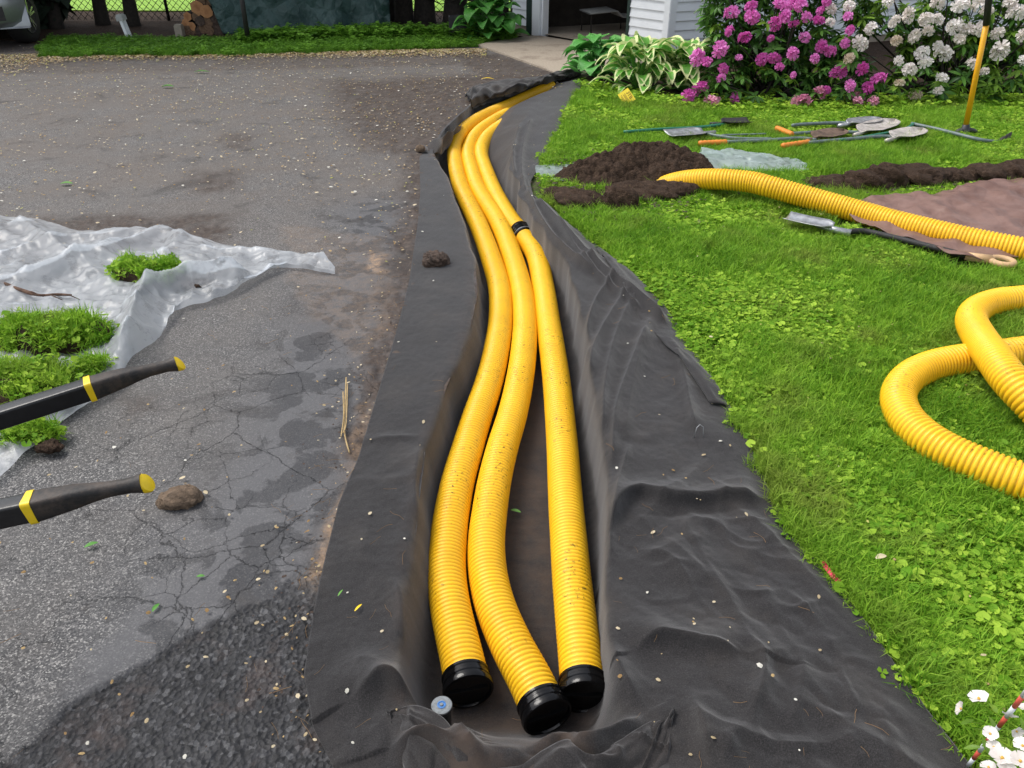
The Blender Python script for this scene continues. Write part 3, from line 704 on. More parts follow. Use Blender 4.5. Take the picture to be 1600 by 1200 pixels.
# pipe lying across the lawn
pts = PZ([(1012, 304, -.10), (1030, 294, -.02), (1052, 286, .04), (1082, 281, .09), (1122, 280, .125), (1170, 284, .135), (1200, 291, .13), (1250, 305, .105), (1300, 319, .085), (1350, 333, .07), (1400, 347, .065), (1500, 371, .065), (1600, 391, .065), (1700, 410, .065), (1850, 432, .065)])
root = empty('drain_pipe', pts[0], 'straight yellow ribbed pipe across lawn and tarp, one end in soil', 'pipe')
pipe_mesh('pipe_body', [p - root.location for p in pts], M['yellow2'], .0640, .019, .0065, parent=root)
# coil on the right
zl = .062
pts = PZ([(2050, 455, zl), (1850, 452, zl), (1700, 456, zl), (1600, 467, zl), (1556, 472, .065), (1526, 484, .07), (1518, 502, .085), (1532, 530, .12), (1553, 560, .165), (1575, 590, .17), (1605, 622, .15), (1650, 665, .10), (1710, 705, zl), (1800, 730, zl), (1900, 715, zl), (1950, 660, zl), (1910, 600, zl), (1800, 560, zl), (1700, 546, zl), (1640, 546, zl), (1600, 549, zl), (1545, 557, zl), (1495, 563, zl), (1452, 573, zl), (1420, 590, zl), (1404, 616, zl), (1411, 647, zl), (1436, 676, zl), (1475, 702, zl), (1530, 727, zl), (1600, 753, zl), (1700, 780, zl), (1850, 800, zl)])
root = empty('drain_pipe', pts[-1], 'looped yellow ribbed pipe coiled over itself on the grass at the right edge', 'pipe')
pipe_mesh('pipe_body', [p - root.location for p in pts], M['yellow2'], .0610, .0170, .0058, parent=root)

# pop-up sprinkler
c = P(690, 1102, -.035); b = MB()
b.lathe([(.020, -.17), (.021, -.02), (.024, -.015), (.026, -.005), (.0265, -.001), (.0255, 0)], Matrix.Translation(c), 28)
sp = b.build('sprinkler', M['black_matt'], angle=35)
gt = simple('dusty_grey_cap', (.22, .24, .25), .6, var=.35, sc=120); bt = simple('blue_ring', (.06, .20, .50), .5, var=.2, sc=90)
b = MB(); b.lathe([(.0245, 0), (.0245, .0012), (.0235, .0016)], Matrix.Translation(c), 28); b.build('top_disc', gt, sp, angle=35)
b = MB(); b.lathe([(.0105, .0016), (.0105, .0032), (.008, .0036), (.0075, .0022)], Matrix.Translation(c), 24); b.build('centre_ring', bt, sp, angle=35)
b = MB(); b.lathe([(.0045, .0022), (.004, .0048), (.002, .0052)], Matrix.Translation(c), 14); b.build('nozzle_screw', gt, sp, angle=35)
tag(sp, 'black pop-up sprinkler with grey and blue top standing in the near end of the trench', 'sprinkler')
# ================================================================ garage
C0 = P(1040, 91); G1 = P(805, 49); fdir = (G1 - C0).normalized(); sdir = Vector((math.sin(math.radians(68)), math.cos(math.radians(68)), 0))
flen = (G1 - C0).length + .05
garage = empty('garage', C0, 'white clapboard garage with its wide door open onto the concrete apron', 'garage')
def board_mesh(L, h=.1016, out=.024):
    b = MB(); b.add([(0, 0, 0), (L, 0, 0), (L, -out, 0), (0, -out, 0), (0, -.004, h), (L, -.004, h), (0, 0, h), (L, 0, h)],
                    [(3, 2, 5, 4), (0, 1, 2, 3)[::-1], (4, 5, 7, 6), (0, 3, 4, 6), (1, 7, 5, 2)])
    return b.mesh('siding_board', M['siding'], smooth=False)
def wall(o, d, t0, t1, nb, flip):
    """boards along d from t0 to t1; face outwards"""
    me = board_mesh(t1 - t0); z0 = .10
    ang = math.atan2(d.y, d.x)
    if flip: base = o + d * t1; ang += math.pi
    else: base = o + d * t0
    for k in range(nb):
        link('siding_board', me, garage, Matrix.Translation(base - C0 + Vector((0, 0, z0 + .1016 * k))) @ Matrix.Rotation(ang, 4, 'Z'))
def slab(name, a, b_, th, z0, z1, mat, out, parent=garage):
    """upright slab from a to b (xy), thickness th to the inner side"""
    d = (b_ - a).normalized(); n = Vector((-d.y, d.x, 0)) * out
    q = [a, b_, b_ + n * th, a + n * th]; b = MB()
    b.add([(p.x - C0.x, p.y - C0.y, z) for z in (z0, z1) for p in q], [(0, 1, 2, 3), (7, 6, 5, 4), (0, 4, 5, 1), (1, 5, 6, 2), (2, 6, 7, 3), (3, 7, 4, 0)])
    return b.build(name, mat, parent, smooth=False)
def tpx(u, v=60):
    # parameter along the front wall seen at column u
    a = (u - 800) / F; lo, hi = -1, 6
    for _ in range(50):
        m = (lo + hi) / 2; q = C0 + fdir * m; zc = q.y * CP + HC * SP
        if q.x / zc > a: lo = m
        else: hi = m
    return lo
tA = tpx(976); tB = tpx(846); tD = tpx(835); tE = tpx(825)
wall(C0, fdir, .07, tA - .06, 22, True)
wall(C0, fdir, tE, flen, 22, True)
wall(C0, sdir, .07, 7.0, 22, False)
nf = Vector((fdir.y, -fdir.x, 0))      # candidate outward normal of the front
if nf.dot(Vector((0, 0, 0)) - C0) < 0: nf = -nf
ns = Vector((sdir.y, -sdir.x, 0))
sgn_f = 1 if Vector((-fdir.y, fdir.x, 0)).dot(nf) < 0 else -1
IN_f = sgn_f
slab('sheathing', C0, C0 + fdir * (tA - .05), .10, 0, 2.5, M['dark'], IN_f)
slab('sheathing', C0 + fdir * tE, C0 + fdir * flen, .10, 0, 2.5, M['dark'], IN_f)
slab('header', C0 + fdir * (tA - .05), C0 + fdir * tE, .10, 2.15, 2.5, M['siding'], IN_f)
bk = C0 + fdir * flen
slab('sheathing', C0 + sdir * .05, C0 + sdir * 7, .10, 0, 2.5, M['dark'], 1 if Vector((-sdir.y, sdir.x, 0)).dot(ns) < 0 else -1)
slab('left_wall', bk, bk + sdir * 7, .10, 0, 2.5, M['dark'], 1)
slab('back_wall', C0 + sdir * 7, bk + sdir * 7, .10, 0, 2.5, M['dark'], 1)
# foundation, corner post, door trim
slab('foundation', C0 - nf * .0 + sdir * .05 + ns * .002, C0 + sdir * 7 + ns * .002, .08, -.05, .10, M['concrete'], 1)
slab('foundation', C0 + fdir * (tE) + nf * .002, C0 + fdir * flen + nf * .002, .08, -.05, .10, M['concrete'], IN_f)
b = MB()
for d_, n_ in ((fdir, nf), (sdir, ns)):
    a = n_ * .022 - d_ * .0; q = [Vector((0, 0, 0)) - d_ * .012 + n_ * .024, d_ * .075 + n_ * .024, d_ * .075, Vector((0, 0, 0)) - d_ * .012]
    vs = [(p.x, p.y, z) for z in (.05, 2.5) for p in q]
    b.add(vs, [(0, 1, 2, 3), (7, 6, 5, 4), (0, 4, 5, 1), (1, 5, 6, 2), (2, 6, 7, 3), (3, 7, 4, 0)])
b.build('corner_post', M['trim'], garage, smooth=False)
slab('door_jamb', C0 + fdir * (tB) + nf * .05, C0 + fdir * (tD) + nf * .05, .12, 0, 2.15, M['trim'], IN_f)
slab('door_casing', C0 + fdir * (tD + .004) + nf * .035, C0 + fdir * (tE) + nf * .035, .10, 0, 2.15, M['dark_green'], IN_f)
slab('door_casing', C0 + fdir * (tA - .06) + nf * .03, C0 + fdir * (tA - .02) + nf * .03, .10, 0, 2.15, M['dark_green'], IN_f)
slab('door_jamb', C0 + fdir * (tB - .05) + nf * .02, C0 + fdir * (tB - .015) + nf * .02, .10, 0, 2.15, M['trim'], IN_f)
b = MB(); ctr = C0 + (fdir * flen + sdir * 7) / 2
q = [C0 - fdir * .4 - sdir * .3 + nf * .3, bk + fdir * .3 - sdir * .3 + nf * .3, bk + sdir * 7.3, C0 + sdir * 7.3 - fdir * .4]
b.add([(p.x - C0.x, p.y - C0.y, z) for z in (2.5, 2.62) for p in q], [(0, 1, 2, 3)[::-1], (4, 5, 6, 7), (0, 1, 5, 4), (1, 2, 6, 5), (2, 3, 7, 6), (3, 0, 4, 7)])
b.build('roof', M['dark_green'], garage, smooth=False)  # roof added out of view to keep the garage interior dark
fl_ = [C0 - nf * .02, bk - nf * .02, bk + sdir * 7, C0 + sdir * 7]
b = MB(); b.add([(p.x - C0.x, p.y - C0.y, .026) for p in fl_], [(0, 1, 2, 3)]); o = b.build('floor', cm.m, garage, smooth=False)
# things in the dark garage
ip = P(946, 53)
tb_ = empty('workbench', (ip.x, ip.y, .03), 'pale sheet of board resting on thin legs in the dark garage doorway', 'table', rz=.3); tb_.scale = (.36, .6, .62)
b = MB(); b.add([(-.9, -.3, .42), (.25, -.3, .46), (.5, -.3, .33), (1.1, -.3, .30), (-.9, .4, .44), (.25, .4, .48), (.5, .4, .35), (1.1, .4, .32)] + [(-.9, -.3, .40), (.25, -.3, .44), (.5, -.3, .31), (1.1, -.3, .28), (-.9, .4, .42), (.25, .4, .46), (.5, .4, .33), (1.1, .4, .30)],
      [(0, 1, 5, 4), (1, 2, 6, 5), (2, 3, 7, 6), (8, 9, 1, 0), (9, 10, 2, 1), (10, 11, 3, 2), (8, 12, 13, 9), (9, 13, 14, 10), (10, 14, 15, 11)])
b.build('board_top', simple('grey_board', (.34, .34, .32), .7), tb_)
for x in (-.8, .9):
    for y in (-.25, .35):
        b = MB(); b.box((x, y, .19), (.035, .035, .38)); b.build('leg', M['bark'], tb_, smooth=False)
def crate_thing(name, loc, dims, mat, label, cat, rz=0):
    r = empty(name, loc, label, cat, rz=rz); x, y, z = dims
    b = MB(); b.box((0, 0, .01), (x, y, .02)); b.build('base', mat, r, smooth=False)
    for s in (-1, 1):
        b = MB(); b.box((s * (x / 2 - .01), 0, z / 2 + .012), (.02, y, z - .02)); b.build('side', mat, r, smooth=False)
        b = MB(); b.box((0, s * (y / 2 - .01), z / 2 + .012), (x - .044, .02, z - .02)); b.build('side', mat, r, smooth=False)
    return r
ip = P(868, 42)
crate_thing('storage_box', (ip.x, ip.y, .03), (.3, .25, .22), M['trim'], 'small whitish box on the floor deep in the garage', 'box', .4)
ip = P(900, 30)
crate_thing('storage_crate', (ip.x, ip.y, .03), (.9, .5, .5), simple('brown_board', (.10, .06, .035)), 'brown wooden crate near the back wall inside the garage', 'crate', -.2)

# ================================================================ car at the top left corner
carx = P(56, 66); car = empty('parked_car', (carx.x - .02, carx.y, 0), 'silver car parked at the far left corner of the driveway', 'car', rz=math.radians(27))
# local axes: +x outwards (the side we see), +y away from camera (front bumper near camera at y<0)
def side_profile():
    pr = [(-.62, .30), (-.66, .45), (-.64, .62), (-.55, .74), (-.2, .86), (.55, .98), (1.15, 1.38), (1.9, 1.48), (2.7, 1.44), (3.3, 1.08), (3.75, 1.02), (3.85, .75), (3.82, .35)]
    pr += [(3.45, .22)]
    for k in range(0, 11): a = math.pi * k / 10; pr.append((3.05 + .36 * math.cos(a), .24 + .44 * math.sin(a)))
    pr += [(2.6, .20), (.45, .20)]
    for k in range(0, 15): a = math.pi * k / 14; pr.append((.0 + .38 * math.cos(a), .24 + .44 * math.sin(a)))
    pr += [(-.40, .22), (-.55, .24)]
    return pr
pr = side_profile(); b = MB(); W_ = 1.76; n_ = len(pr); st = [-1, -.97, -.9, -.6, 0, .6, .9, .97, 1]
vs = []
for s in st:
    for (y, z) in pr:
        k = abs(s); yy = y
        if y < -.42: yy = y + .34 * k ** 3
        if y > 3.4: yy = y - .2 * k ** 3
        xx = s * W_ / 2
        if z > .95: xx *= 1 - (z - .95) * .35
        tuck = .03 if k == 1 else 0
        cz = .68; zz = z + (cz - z) * tuck
        vs.append((xx - W_ / 2 + .04, yy, zz))
fs = [(i * n_ + k, i * n_ + (k + 1) % n_, (i + 1) * n_ + (k + 1) % n_, (i + 1) * n_ + k) for i in range(len(st) - 1) for k in range(n_)]
fs += [tuple(range(n_))[::-1], tuple((len(st) - 1) * n_ + k for k in range(n_))]
b.add(vs, fs); b.build('body', M['silver'], car, angle=30)
gl = simple('dark_car_glass', (.01, .012, .014), .08, spec=.7)
b = MB(); b.add([(.012 - .05, .75, 1.02), (.012 - .05, 2.9, 1.06), (-.16, 2.6, 1.38), (-.16, 1.25, 1.34)], [(0, 1, 2, 3)]); b.build('side_window', gl, car)
b = MB(); b.box((-.85, -.64, .42), (1.3, .03, .16)); b.build('bumper_grille', M['black_matt'], car, smooth=False)
for x in (-.2, -1.5):
    b = MB(); b.lathe([(.10, 0), (.10, .03), (.08, .05)], TR((x, -.50, .66), (math.pi / 2, 0, 0), (1.5, .7, 1)), 20); b.build('headlight', gl, car)
tyre = MB(); tyre.lathe([(.20, -.10), (.30, -.105), (.325, -.08), (.325, .08), (.30, .105), (.20, .10)], TR((0, 0, 0), (0, math.pi / 2, 0)), 40); tm = tyre.mesh('wheel', M['black_matt'])
rimb = MB(); rimb.lathe([(.215, .095), (.215, .108), (.195, .104), (.19, .05), (.05, .06), (.045, .075), (.02, .078)], TR((0, 0, 0), (0, math.pi / 2, 0)), 40)
rm = rimb.mesh('rim', M['black_matt'])
spk = MB()
for k in range(10):
    a = 2 * math.pi * (k // 2) / 5 + (.16 if k % 2 else -.16)
    spk.box((.098, 0, .115), (.022, .026, .17), Matrix.Rotation(a, 4, 'X'))
spm = spk.mesh('spokes', M['rim'], smooth=False)
for (x, y) in ((-.07, .0), (-.07, 3.05), (-1.62, 0), (-1.62, 3.05)):
    w_ = link('wheel', tm, car, TR((x, y, .325), (0, 0, (0 if x > -1 else math.pi) + (-.36 if y == 0 else 0))))
    link('rim', rm, w_); link('spokes', spm, w_)

# ================================================================ far edge: post, marker, logs, tarp, fence, trees
def leaning_post(name, top, foot, r, mat, label, cat, n=8):
    root = empty(name, foot, label, cat); b = MB()
    b.tube([(0, 0, -.05), tuple((top - foot) * .5), tuple(top - foot)], [r, r * .95, r * .9], n); b.build('shaft', mat, root)
    return root
f0 = P(389, 71); t0 = PY(372, -40, f0.y - .1)
r = leaning_post('iron_post', t0, f0, .035, M['black_matt'], 'thin black post leaning in front of the dark green tarp', 'post', 6)
b = MB(); b.box((0, 0, .02), (.12, .12, .03)); b.build('foot_plate', M['black_matt'], r, smooth=False)
f0 = P(203, 62); t0 = PY(190, 30, f0.y)
mk = empty('marker_post', f0, 'short white leaning marker post with a capped top in the verge', 'post')
dv = t0 - f0; Mr = dv.to_track_quat('Z', 'Y').to_matrix().to_4x4()
b = MB(); b.box((-.028, 0, dv.length / 2), (.05, .05, dv.length), Mr); b.box((.03, 0, dv.length / 2), (.045, .035, dv.length), Mr); b.build('shaft', M['trim'], mk, smooth=False)
b = MB(); b.box((0, 0, dv.length + .015), (.125, .09, .06), Mr); b.box((0, 0, dv.length + .055), (.10, .07, .02), Mr); b.build('cap', simple('grey_cap', (.40, .41, .40), .6), mk, smooth=False)
logend = NT('cut_log_end'); od = logend.n('VectorMath', i0=logend.obj()); L_ = logend.n('VectorMath', i0=logend.obj()); L_.operation = 'LENGTH'
logend.set(Base_Color=logend.ramp(logend.math('ADD', logend.math('MULTIPLY', L_.outputs['Value'], 3), logend.math('MULTIPLY', logend.noise(18, 4), .6)), (.15, (.20, .08, .03)), (.5, (.42, .21, .09)), (.9, (.22, .12, .06))), Roughness=.85)
logdark = simple('shaded_log_end', (.14, .085, .05), .9, var=.5, sc=40)  # shaded logs get darker cut ends, their shade put into the colour
YL = P(320, 60).y + .25
logs = [(308, 12, 13), (322, 18, 12), (290, 37, 8), (299, 41, 8), (313, 1, 10), (293, 26, 8), (307, 27, 9), (312, 33, 9), (324, 36, 10), (333, 28, 9), (318, 45, 9), (330, 46, 10), (341, 48, 9), (304, 52, 9), (293, 52, 9), (316, 57, 9), (329, 58, 9), (342, 60, 8), (302, 62, 8), (337, 38, 8), (326, 2, 9), (345, 56, 8)]
for i, (u, v, rp) in enumerate(logs):
    q = PY(u, v, YL + .03 * vn(i * 3.3, 0, 1)); rr = rp * .82 / 1202 * (q.y * CP + (HC - q.z) * SP)
    if q.z < rr: q.z = rr
    root = empty('firewood_log', q, {0: 'firewood log with a bright orange cut end, highest full one of the stack', 1: 'big pale brown log end touching the left edge of the green tarp', 2: 'small round orange log end at the left, above the timber block', 3: 'small orange log end just right of the leftmost round one', 4: 'topmost log of the stack, cut off by the frame', 5: 'upright pale split log perched at the upper left of the stack'}.get(i, 'dark shaded log end low in the firewood stack'), 'log', 'firewood logs stacked beside the tarp')
    n = 12; ph = [rr * (1 + .10 * math.sin(3 * k + i) + .05 * math.cos(5 * k + i * 2)) for k in range(n)]
    vs = [(ph[k] * math.cos(2 * math.pi * k / n), y, ph[k] * math.sin(2 * math.pi * k / n)) for y in (0, .38) for k in range(n)]
    b = MB(); b.add(vs, [(k, k + n, (k + 1) % n + n, (k + 1) % n) for k in range(n)]); b.build('bark', M['bark'], root)
    b = MB(); b.add([(x, y - .001, z) for x, y, z in vs[:n]], [tuple(range(n))]); b.build('cut_end', logend.m if i in (0, 1, 2, 3, 5) else logdark if i % 2 == 0 else M['stone_dark'], root, smooth=False)
bq = PY(281, 50, YL - .1); b = MB(); b.box((0, 0, .045), (.10, .11, .14)); b.box((0, 0, .122), (.085, .095, .015)); ob = b.build('timber_block', simple('weathered_block', (.28, .25, .20), .9), smooth=False); ob.location = (bq.x, bq.y, .03)
tag(ob, 'small weathered square timber block at the left foot of the firewood stack', 'block')
# tarp
tm_ = NT('dark_green_tarp'); tm_.set(Base_Color=tm_.ramp(tm_.noise(4, 4), (.3, (.020, .052, .048)), (.7, (.040, .090, .085))), Roughness=.42, Specular_IOR_Level=.5, Normal=tm_.bump(film(tm_, 3.2), .8, .05, tm_.bump(tm_.math('ADD', tm_.noise(9, 6, .7, dist=1), tm_.math('MULTIPLY', tm_.noise(40, 4, .7), .3)), .8, .04)))
bl = [P(352, 58), P(420, 55), P(500, 53), P(560, 51), P(612, 50)]; bl = cmr([(p.x, p.y, .03) for p in bl], 100); rows = []
for i, p in enumerate(bl):
    s_ = i / 99
    for j in range(60):
        t = j / 59
        if t < .55: h = t / .55; z = h * 1.15; y = p.y + .10 * h + .05 * math.sin(h * 3)
        else: h = (t - .55) / .45; z = 1.15 - .12 * math.sin(h * 3.14) * 0 + .03; y = p.y + .15 + h * 1.1
        x = p.x - (.30 * min(z / 1.1, 1) * (1 - s_) ** 3) - (.0)
        w_ = .09 * abs(math.sin(i * .13 + 1.3 * math.sin(j * .07) + j * .03)) ** .6 + .08 * abs(fbm(i * .11 + j * .10, j * .05 - i * .04, 4, 71)) + .02 * fbm(i * .3, j * .3, 3, 72) + .03 * math.sin(i * .22 + 2 * vn(j * .1, 0, 5))
        rows.append((x, y - w_, p.z + z + .03 * vn(i * .15, j * .15, 73)))
tp = rawmesh('tarp', rows, grid_faces(100, 60), tm_.m)
tp.modifiers.new('thickness', 'SOLIDIFY').thickness = .004
tag(tp, 'wrinkled dark green tarpaulin draped over the firewood stack', 'tarp')
# black planter box
pq = P(716, 60); root = crate_thing('planter_box', (pq.x, pq.y, .02), (.24, .2, .26), simple('grey_black_planter', (.03, .03, .033), .7, var=.4), 'square black planter box beside the far hosta', 'planter', .1)
b = MB(); b.box((0, 0, .20), (.19, .155, .02)); b.build('potting_soil', M['soil'], root, smooth=False)
# chain-link fence
FYY = pyv(34); fence = empty('chain_link_fence', (-10.5, FYY, 0), 'rusty dark chain-link fence between the trees in front of the bright far lawn', 'fence')
fm = simple('dark_fence_wire', (.02, .02, .018), .6, .3); b = MB(); pitch = .105; H_ = 1.2; Lf = 14.0
def rod(b, a, c, r, n=3):
    b.tube([a, c], r, n, cap=False)
n = int(Lf / pitch)
for k in range(-int(H_ / pitch), n):
    x0 = k * pitch
    a0 = max(0, -x0); a1 = min(H_, Lf - x0)
    if a1 > a0:
        rod(b, (x0 + a0, 0, .03 + a0), (x0 + a1, 0, .03 + a1), .005)
        rod(b, (x0 + a0, .008, .03 + H_ - a0), (x0 + a1, .008, .03 + H_ - a1), .005)
b.build('wire_mesh', fm, fence)['kind'] = 'stuff'
for x in np.arange(0.3, 14, 2.4):
    b = MB(); b.tube([(x, .03, -.05), (x, .03, H_ + .08)], .025, 8); b.build('post', fm, fence)
b = MB(); b.tube([(0, .03, H_ + .04), (Lf, .03, H_ + .04)], .018, 6); b.build('top_rail', fm, fence)
# trees along the fence line: trunk, low branches and a real crown above the frame
def crown_mesh(seed, R, n=900):
    r = np.random.default_rng(seed); V = []; Fc = []
    d = r.normal(size=(n, 3)); d /= np.linalg.norm(d, axis=1)[:, None]; c = d * (r.random(n) ** .4)[:, None] * np.array(R)
    for k in range(n):
        a = r.normal(size=3); a /= np.linalg.norm(a); b_ = np.cross(a, r.normal(size=3)); b_ /= np.linalg.norm(b_); s = .16 + .14 * r.random()
        V += [c[k] - a * s, c[k] - b_ * s * .5, c[k] + a * s, c[k] + b_ * s * .5]
    Fc = np.arange(n * 4).reshape(-1, 4); return np.array(V), Fc
crown_m = M['rhodo_leaf']
def tree(u, v, r, lab, seed, dy=0, low=3):
    p = P(u, v); root = empty('tree', (p.x, p.y, .02), lab, 'tree', 'dark trees along the fence')
    rr = r / 1202 * (p.y * CP + HC * SP); b = MB()
    pts = [(0, 0, -.1), (0, 0, .05), (.02, .02, .5), (.05 * vn(seed, 1), .03, 1.3), (.1, 0, 2.6), (.1, .1, 4.2)]
    b.tube(pts, [rr * 1.5, rr * 1.25, rr, rr * .92, rr * .8, rr * .4], 14); b.build('trunk', M['bark'], root)
    rs = random.Random(seed)
    for k in range(low):
        a = rs.uniform(-2.9, -.2) if k % 2 else rs.uniform(-3.6, .4); L = rs.uniform(1.0, 1.9); z = rs.uniform(.5, 1.5); q = []
        for i in range(7):
            t = i / 6; q.append((math.cos(a) * L * t, math.sin(a) * L * t * .5, z - .55 * t + .45 * t * t + .05 * rs.uniform(-1, 1)))
        b = MB(); b.tube(q, [rr * .28 * (1 - .8 * i / 6) + .006 for i in range(7)], 6)
        for i in range(2, 6):
            s_ = rs.choice((-1, 1)); e = (q[i][0] + s_ * rs.uniform(.2, .4), q[i][1] + rs.uniform(-.2, .2), q[i][2] + rs.uniform(-.2, .25))
            b.tube([q[i], ((q[i][0] + e[0]) / 2, (q[i][1] + e[1]) / 2, (q[i][2] + e[2]) / 2 - .04), e], [.012, .008, .004], 4)
        b.build('branch', M['bark'], root)
    V, Fc = crown_mesh(seed, (1.7, 1.7, 1.3), 480); o = rawmesh('crown', V, Fc, crown_m, root, smooth=False); o.location = (0, 0, 3.6)
    return root
for i, (u, v, r, lab) in enumerate([(-260, 50, 22, 'broad dark trunk beyond the left edge of the frame, behind the silver car'), (90, 46, 9, 'dark trunk just right of the silver car'), (162, 40, 9, 'dark trunk between the car and the white marker post'), (209, 42, 9, 'dark trunk directly behind the white marker post'), (545, 34, 14, 'dark trunk behind the right part of the green tarp'), (608, 33, 10, 'dark trunk at the right edge of the green tarp'), (632, 36, 12, 'second dark trunk right of the green tarp'), (664, 37, 14, 'third dark trunk right of the green tarp'), (712, 38, 16, 'thickest dark trunk, directly behind the black planter box'), (752, 32, 5, 'thinnest dark trunk, behind the far hosta'), (783, 36, 10, 'dark trunk right against the left end of the garage'), (430, 30, 12, 'dark trunk behind the left half of the green tarp'), (330, 26, 10, 'dark trunk behind the firewood stack'), (-90, 48, 14, 'dark trunk hidden behind the silver car')]):
    tree(u, v, r, lab, 100 + i, low=5 if u < 300 else 3)
# dark low shrub behind the car
sp_ = P(75, 44); root = empty('evergreen_shrub', (sp_.x - .3, sp_.y, 0), 'dark evergreen shrub behind the car wheel', 'shrub')
V, Fc = crown_mesh(300, (.75, .5, 1.0), 2600); V *= 1; o = rawmesh('foliage', V * np.array([1, 1, 1]), Fc, simple('dark_needles', (.012, .025, .012), .8), root, smooth=False); o.location = (0, 0, .9)
b = MB(); b.tube([(0, 0, 0), (0, 0, 1.4)], [.06, .03], 8); b.build('stem', M['bark'], root)
# ================================================================ lawn objects
def pxw(u, v, z=.04): return P(u, v, z)
def tool(name, label, cat, shaft, r, smat, grip=None, blade=None, group='digging tools laid out on the lawn', z=.062):
    """shaft: px list (u,v[,z]); grip: ((px a, px b), mat, kind); blade: (px neck, px tip, width, shape, mat)"""
    pts = [pxw(*(q if len(q) == 3 else (*q, z))) for q in shaft]
    root = empty(name, pts[0], label, cat, group); L = lambda p: p - root.location
    b = MB(); c = cmr([L(p) for p in pts], 16); b.tube(c, r, 10); b.build('shaft', smat, root)
    if grip:
        (a, e), gm, kind = grip; A, E = L(pxw(*a, z)), L(pxw(*e, z)); d = (E - A); b = MB()
        if kind == 'tube':
            n = 15; b.tube([A + d * (i / (n - 1)) for i in range(n)], [r * (1.55 if i % 2 else 1.3) for i in range(n)], 12); b.build('grip', gm, root)
        else:
            w = d.cross(Vector((0, 0, 1))).normalized(); n = d.normalized(); l = d.length
            b.tube([A - n * .02, A + n * l * .5], [r * 1.25, r * 1.5], 12)
            c0 = A + n * l * .74; loop = []
            for k in range(25):
                t = 2 * math.pi * k / 24; loop.append(c0 + n * (-math.cos(t)) * l * .26 + w * math.sin(t) * l * .235)
            b.tube(loop, .016, 10, cap=False); b.build('grip', gm, root)
    if blade:
        a, e, wd, shape, bm = blade; A, E = L(pxw(*a, z)), L(pxw(*e, z)); d = E - A; n = d.normalized(); w = n.cross(Vector((0, 0, 1))).normalized(); up = w.cross(n)
        rows = []; NR, NCc = 14, 9
        for i in range(NR):
            t = i / (NR - 1)
            if shape == 'round': hw = wd / 2 * (min(1, .35 + t * 3) if t < .5 else math.sqrt(max(0, 1 - ((t - .5) / .5) ** 2.4)) * 1.0 + .02)
            elif shape == 'square': hw = wd / 2 * min(1, .45 + t * 3.5)
            else: hw = wd / 2
            for j in range(NCc):
                s = j / (NCc - 1) * 2 - 1
                p = A + d * t + w * s * hw + up * (.018 * s * s - .004 * math.sin(t * 3) + .012)
                rows.append(p)
        o = rawmesh('blade', [tuple(q) for q in rows], grid_faces(NR, NCc), bm, root); o.modifiers.new('thickness', 'SOLIDIFY').thickness = .003
        b = MB(); b.tube([A - n * .10, A, A + d * .35], [r * 1.2, r * 1.1, r * .4], 8); b.build('socket', bm, root)
    return root
tool('drain_spade', 'narrow drain spade with pale wooden D-grip lying half on the brown tarp', 'spade', [(1326, 362), (1345, 361), (1365, 364), (1420, 377), (1518, 402)], .0165, M['black_matt'],
     (((1515, 401), (1584, 411)), M['wood'], 'D'), ((1300, 358), (1228, 343), .135, 'square', M['steel']), z=.06)
tool('spade', 'long shovel with orange grip and scuffed pale round blade, frontmost of the tools', 'shovel', [(1262, 223), (1330, 217), (1380, 213), (1400, 216)], .014, M['grey_paint'], (((1222, 228), (1264, 222)), M['orange'], 'tube'), ((1396, 217), (1440, 205), .20, 'round', M['blade_pale']))
tool('spade', 'shovel with big pale pointed blade and short orange grip, behind the frontmost one', 'shovel', [(1236, 209), (1290, 206), (1346, 207)], .014, M['grey_paint'], (((1213, 200), (1238, 210)), M['orange'], 'tube'), ((1345, 208), (1397, 191), .22, 'round', M['blade_pale']))
tool('spade', 'rearmost grey shovel of the row, its bluish blade tucked behind the pale one', 'shovel', [(1238, 196), (1258, 194), (1312, 192), (1328, 195)], .014, M['grey_paint'], None, ((1325, 195), (1375, 189), .18, 'round', M['steel']))
tool('spade', 'shovel with an orange ribbed grip at left and a muddy brown blade', 'shovel', [(1132, 222), (1200, 219), (1250, 216), (1275, 219)], .014, M['grey_paint'], (((1092, 224), (1135, 222)), M['orange'], 'tube'), ((1272, 217), (1318, 207), .20, 'round', M['muddy']))
tool('spade', 'grey flat spade lying at the left end of the tool row', 'spade', [(1104, 209), (1125, 213), (1160, 217), (1205, 217)], .013, M['grey_paint'], None, ((1100, 208), (1045, 213), .20, 'square', M['steel']))
tool('push_scraper', 'black-headed scraper with green handle lying above the grey spade', 'scraper', [(975, 206), (1030, 202), (1090, 199), (1132, 194)], .012, M['green_paint'], None, ((1128, 193), (1171, 192), .16, 'square', M['black_matt']))
tool('garden_hoe', 'grey-shafted hoe with dark blade standing up, lying in front of the yellow mattock', 'hoe', [(1424, 193), (1470, 203), (1530, 218), (1562, 222, .02)], .0135, M['grey_paint'], None, None)
hb = P(1558, 224, .01); ht = P(1582, 208, .03); b = MB()
b.add([tuple(P(1554, 226, .02)), tuple(P(1578, 222, .02)), tuple(PY(1582, 205, P(1574, 223).y)), tuple(PY(1560, 217, P(1556, 226).y))], [(0, 1, 2, 3)])
hoe = [o for o in bpy.data.objects if o.name.startswith('garden_hoe')][0]
o = b.build('hoe_blade', simple('dark_hoe_steel', (.05, .04, .04), .6, .4), None, smooth=False); o.parent = hoe; o.location = -hoe.location; o.modifiers.new('thickness', 'SOLIDIFY').thickness = .006
tool('tool_handle', 'green rake handle showing between the shovel shafts', 'rake', [(1310, 219), (1345, 215), (1393, 207)], .013, M['green_paint'])
